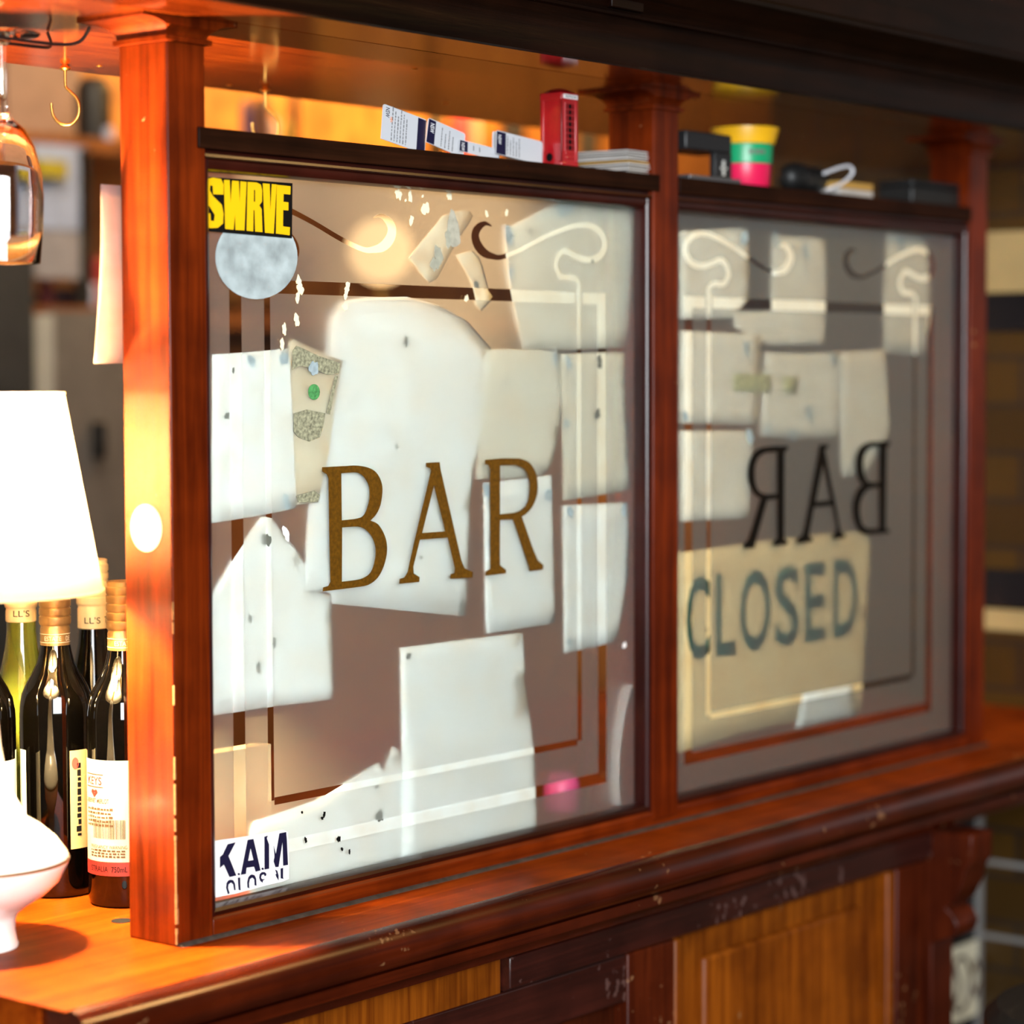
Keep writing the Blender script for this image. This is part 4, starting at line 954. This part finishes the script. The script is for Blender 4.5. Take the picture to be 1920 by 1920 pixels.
# lit wall lamp close behind the etched glass
# back bar: cupboards, counter and shelves along the rear wall
M['boardwood'] = wood('pale_board_wood', (.42, .17, .035), (.62, .30, .07), 'Z', .5, scale=.3)
BY = 2.2
zb = bp(100, 575, BY).z
back = thing('back_bar', (.9, 2.4, 0), 'blurred brown back bar cabinet along the rear wall behind the screen', 'cabinet')
box('worktop', -1.2, 7, BY-.06, 2.6, zb-.04, zb, M['backwood'], back)
box('carcass', -1.2, 7, BY, 2.6, .1, zb-.04, M['backwood'], back)
for k in range(20):
    x = -1.1+k*.4
    box('door', x, x+.36, BY-.02, BY, .2, zb-.08, M['plaster'] if k < 5 else M['backwood'] if k < 9 else M['boardwood'], back)
zs = bp(700, 262, BY).z-.06
box('upper_shelf', 1.3, 7, BY-.02, 2.6, zs-.03, zs, M['backwood'], back)
box('back_board', 1.4, 7, 2.56, 2.6, 1.80, 3.1, M['boardwood'], back)
box('lower_board', 1.4, 7, 2.56, 2.6, zb, 1.80, M['paneldark'], back)
gl0 = bp(714, 470, BY)
wl = thing('globe_lamp', (gl0.x, BY, zb), 'glowing globe lamp behind the screen, a warm blur at the top of the left pane', 'lamp')
M['globe'] = emit('globe_glow', (1, .60, .27), 3.2)
gr = .075
bm = bmesh.new(); add_lathe(bm, [(0, -gr)]+[(gr*math.sin(a), -gr*math.cos(a)) for a in [PI*k/16 for k in range(1, 16)]]+[(0, gr)], (gl0.x, BY, gl0.z), 32); finish('globe', bm, M['globe'], wl, 0, True)
lathe('stand', [(0, 0), (.06, 0), (.06, .012), (.012, .03), (.010, gl0.z-zb-gr+.005), (.03, gl0.z-zb-gr+.01), (0, gl0.z-zb-gr+.012)], (gl0.x, BY, zb), M['brass'], wl, 24)
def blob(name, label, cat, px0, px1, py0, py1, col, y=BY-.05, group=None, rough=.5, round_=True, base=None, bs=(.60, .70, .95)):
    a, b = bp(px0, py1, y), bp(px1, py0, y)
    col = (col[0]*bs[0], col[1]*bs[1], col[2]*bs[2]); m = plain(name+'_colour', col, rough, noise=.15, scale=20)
    cxm = (a.x+b.x)/2; w = abs(b.x-a.x); h = b.z-a.z; z0 = a.z
    if base is not None: h = b.z-base; z0 = base
    r = w*.63/2 if round_ else w/2
    t = thing(name, (cxm, y, z0), label, cat, group)
    if round_:
        lathe('body', [(0, 0), (r*.94, 0), (r, .01*h), (r, h*.80), (r*.9, h*.9), (r*.6, h*.97)], (cxm, y, z0), m, t, 28)
        lathe('lid', [(r*.62, h*.965), (r*.62, h), (0, h)], (cxm, y, z0), m, t, 28)
    else:
        box('board', a.x, b.x, y, y+.02, z0, z0+h, m, t)
    return t
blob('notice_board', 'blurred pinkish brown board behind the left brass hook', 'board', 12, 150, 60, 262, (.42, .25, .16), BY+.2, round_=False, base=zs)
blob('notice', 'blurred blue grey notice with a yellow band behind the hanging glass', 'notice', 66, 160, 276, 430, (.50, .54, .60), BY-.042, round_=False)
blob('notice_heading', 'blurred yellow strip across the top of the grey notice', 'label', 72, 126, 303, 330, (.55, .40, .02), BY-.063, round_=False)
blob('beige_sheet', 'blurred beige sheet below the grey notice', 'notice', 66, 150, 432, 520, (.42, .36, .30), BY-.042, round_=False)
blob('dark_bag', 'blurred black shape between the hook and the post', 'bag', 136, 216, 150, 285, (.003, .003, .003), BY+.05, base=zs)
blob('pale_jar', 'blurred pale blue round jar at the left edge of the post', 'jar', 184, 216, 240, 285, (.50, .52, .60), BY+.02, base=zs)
blob('shadow_strip', 'blurred upright shadow built as a dark strip right of the grey notice', 'post', 152, 168, 280, 575, (.02, .018, .015), BY-.042, round_=False, base=zb)  # dark board put in where a shadow falls
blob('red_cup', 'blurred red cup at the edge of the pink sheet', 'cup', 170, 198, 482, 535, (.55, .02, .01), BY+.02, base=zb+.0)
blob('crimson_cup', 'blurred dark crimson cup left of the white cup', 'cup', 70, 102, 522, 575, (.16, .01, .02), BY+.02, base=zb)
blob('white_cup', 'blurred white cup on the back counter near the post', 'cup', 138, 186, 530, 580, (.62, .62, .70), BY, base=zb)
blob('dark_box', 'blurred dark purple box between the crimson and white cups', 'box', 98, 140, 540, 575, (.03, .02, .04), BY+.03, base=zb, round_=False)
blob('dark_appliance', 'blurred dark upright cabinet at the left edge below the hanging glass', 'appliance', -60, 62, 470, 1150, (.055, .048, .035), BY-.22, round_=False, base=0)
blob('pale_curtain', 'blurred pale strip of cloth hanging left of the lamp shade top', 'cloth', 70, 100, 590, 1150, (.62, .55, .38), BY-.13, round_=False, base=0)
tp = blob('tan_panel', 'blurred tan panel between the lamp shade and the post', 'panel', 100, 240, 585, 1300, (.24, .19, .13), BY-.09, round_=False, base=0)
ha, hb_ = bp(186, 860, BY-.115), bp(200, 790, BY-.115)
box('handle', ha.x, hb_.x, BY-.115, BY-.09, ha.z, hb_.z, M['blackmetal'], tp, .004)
gb = 'bottles and jars on the upper back shelf'
yb = BY+.02
for nm, lab_, px0, px1, top, col in (('blue_bottle', 'blurred blue bottle left of the right brass hook', 452, 472, 190, (.05, .04, .16)),
        ('brown_jar', 'blurred dark brown jar behind the right brass hook', 470, 510, 185, (.10, .03, .01)),
        ('pale_jar', 'blurred pale pink jar behind the right brass hook', 488, 522, 222, (.62, .45, .46)),
        ('yellow_jar', 'blurred yellow jar just right of the right brass hook', 524, 546, 225, (.62, .40, .06)),
        ('dark_bottle', 'blurred dark bottle between the hook and the licence cards', 543, 562, 170, (.015, .006, .003)),
        ('green_bottle', 'blurred dark green bottle behind the second licence card', 802, 832, 205, (.012, .020, .008)),
        ('pink_bottle', 'blurred bright pink bottle behind the licence cards', 842, 884, 205, (.75, .07, .09)),
        ('white_bottle', 'blurred pale bottle right of the pink bottle', 884, 900, 205, (.6, .5, .38)),
        ('black_bottle', 'blurred black bottle left of the telephone box', 938, 985, 205, (.008, .006, .006)),
        ('black_jar', 'blurred black jar between the telephone box and the mullion', 1082, 1122, 215, (.010, .008, .005))):
    blob(nm, lab_, 'bottle' if 'bottle' in nm else 'jar', px0, px1, top, 300, col, yb, gb, base=zs, bs=(1, 1, 1))
blob('brass_rail', 'blurred golden rail in the dark above the second shelf', 'rail', 1545, 1725, 266, 284, (.9, .5, .1), 2.54, round_=False)
# small things just behind the lower part of the panes
def near(name, label, cat, px0, px1, py0, py1, col, y=.2, round_=True): return blob(name, label, cat, px0, px1, py0, py1, col, y, round_=round_, bs=(.8, .8, .8))
box_ = near('cream_carton', 'blurred cream carton standing on the counter behind the lower left of the BAR pane', 'carton', 400, 508, 1395, 1700, (.72, .58, .36), .11, False)
near('pink_cup', 'blurred pink object low behind the right part of the left pane', 'cup', 1020, 1085, 1440, 1560, (.80, .10, .28), .16)
cbl = [at(x, y, 1, PB+.004) for x, y in ((1184, 1286), (1176, 1305), (1167, 1350), (1161, 1400), (1158, 1450), (1159, 1490), (1162, 1508))]
o = tube('white_cable', smooth_path(cbl, 5), .0017, M['white'], None, 8); tag(o, 'white cable curving behind the lower right corner of the left pane', 'cable')

# ================================================================== right end: tiled pier and bar stool
AY = .22
structure(box('wall_front', 1.38, WX, AY, AY+.4, 0, 1.055, M['blacktile']))
q0, q1 = at(1792, 1765, 1, AY-.006), at(1886, 1742, 1, AY-.006)
z1_, z0_ = at(1886, 1742, 1, AY-.006).z, at(1886, 1878, 1, AY-.006).z
M['decotile'] = plain('cream_deco_tile', (.88, .80, .58), .35, noise=.06)
deco = box('trim_5', 1.40, WX, AY-.006, AY, z0_, z1_, M['decotile']); structure(deco)
bm = bmesh.new(); hgt = z1_-z0_; zc = (z0_+z1_)/2; yy = AY-.0075
st = hgt*.56
for k in range(-1, 5):
    x = q1.x-st*k-.02
    a = [Vector((x+st*.5*math.cos(t_*PI/12), yy, zc+hgt*.36*math.sin(t_*PI/12))) for t_ in range(0, 25)]
    if x+st*.5 < WX and x-st*.5 > 1.41: add_tube(bm, a, .0035, 6)
    a = [Vector((x-st*.25+st*.25*math.cos(t_*PI/2), yy, zc+hgt*.25*math.sin(t_*PI/2))) for t_ in range(5)]
    if x < WX and x-st*.5 > 1.41: add_tube(bm, a, .003, 6)
o = finish('trim_6', bm, M['tileline'], None, 0, True); structure(o)
gz = [at(1900, 1622, 0, WX-.003).z, at(1900, 1762, 0, WX-.003).z]
structure(box('trim_7', WX-.004, WX, -1.5, AY, gz[0]-.004, gz[0]+.004, M['grout'])); structure(box('trim_8', WX-.004, WX, -1.5, AY, gz[1]-.004, gz[1]+.004, M['grout']))
structure(box('trim_9', WX-.008, WX, AY-.010, AY, .3, 1.05, M['grout']))
bx = at(2116, 2000, 1, -.45)
sto = thing('bar_stool', (bx.x, -.45, 0), 'round black padded bar stool at the lower right corner', 'stool')
cS = (bx.x, -.45, 0); hS = at(2010, 1905, 1, -.60).z-.105
lathe('seat', [(0, hS-.06), (.15, hS-.06), (.165, hS-.045), (.165, hS-.02), (.15, hS-.005), (.10, hS), (0, hS+.002)], cS, M['blackleather'], sto, 48)
for k in range(4):
    a = PI/4+k*PI/2
    tube('leg', [(cS[0]+.11*math.cos(a), cS[1]+.11*math.sin(a), hS-.06), (cS[0]+.19*math.cos(a), cS[1]+.19*math.sin(a), 0.002)], .014, M['blackmetal'], sto, 10)
tube('footrest', [(cS[0]+.165*math.cos(2*PI*k/32), cS[1]+.165*math.sin(2*PI*k/32), .25) for k in range(33)], .008, M['blackmetal'], sto, 8)
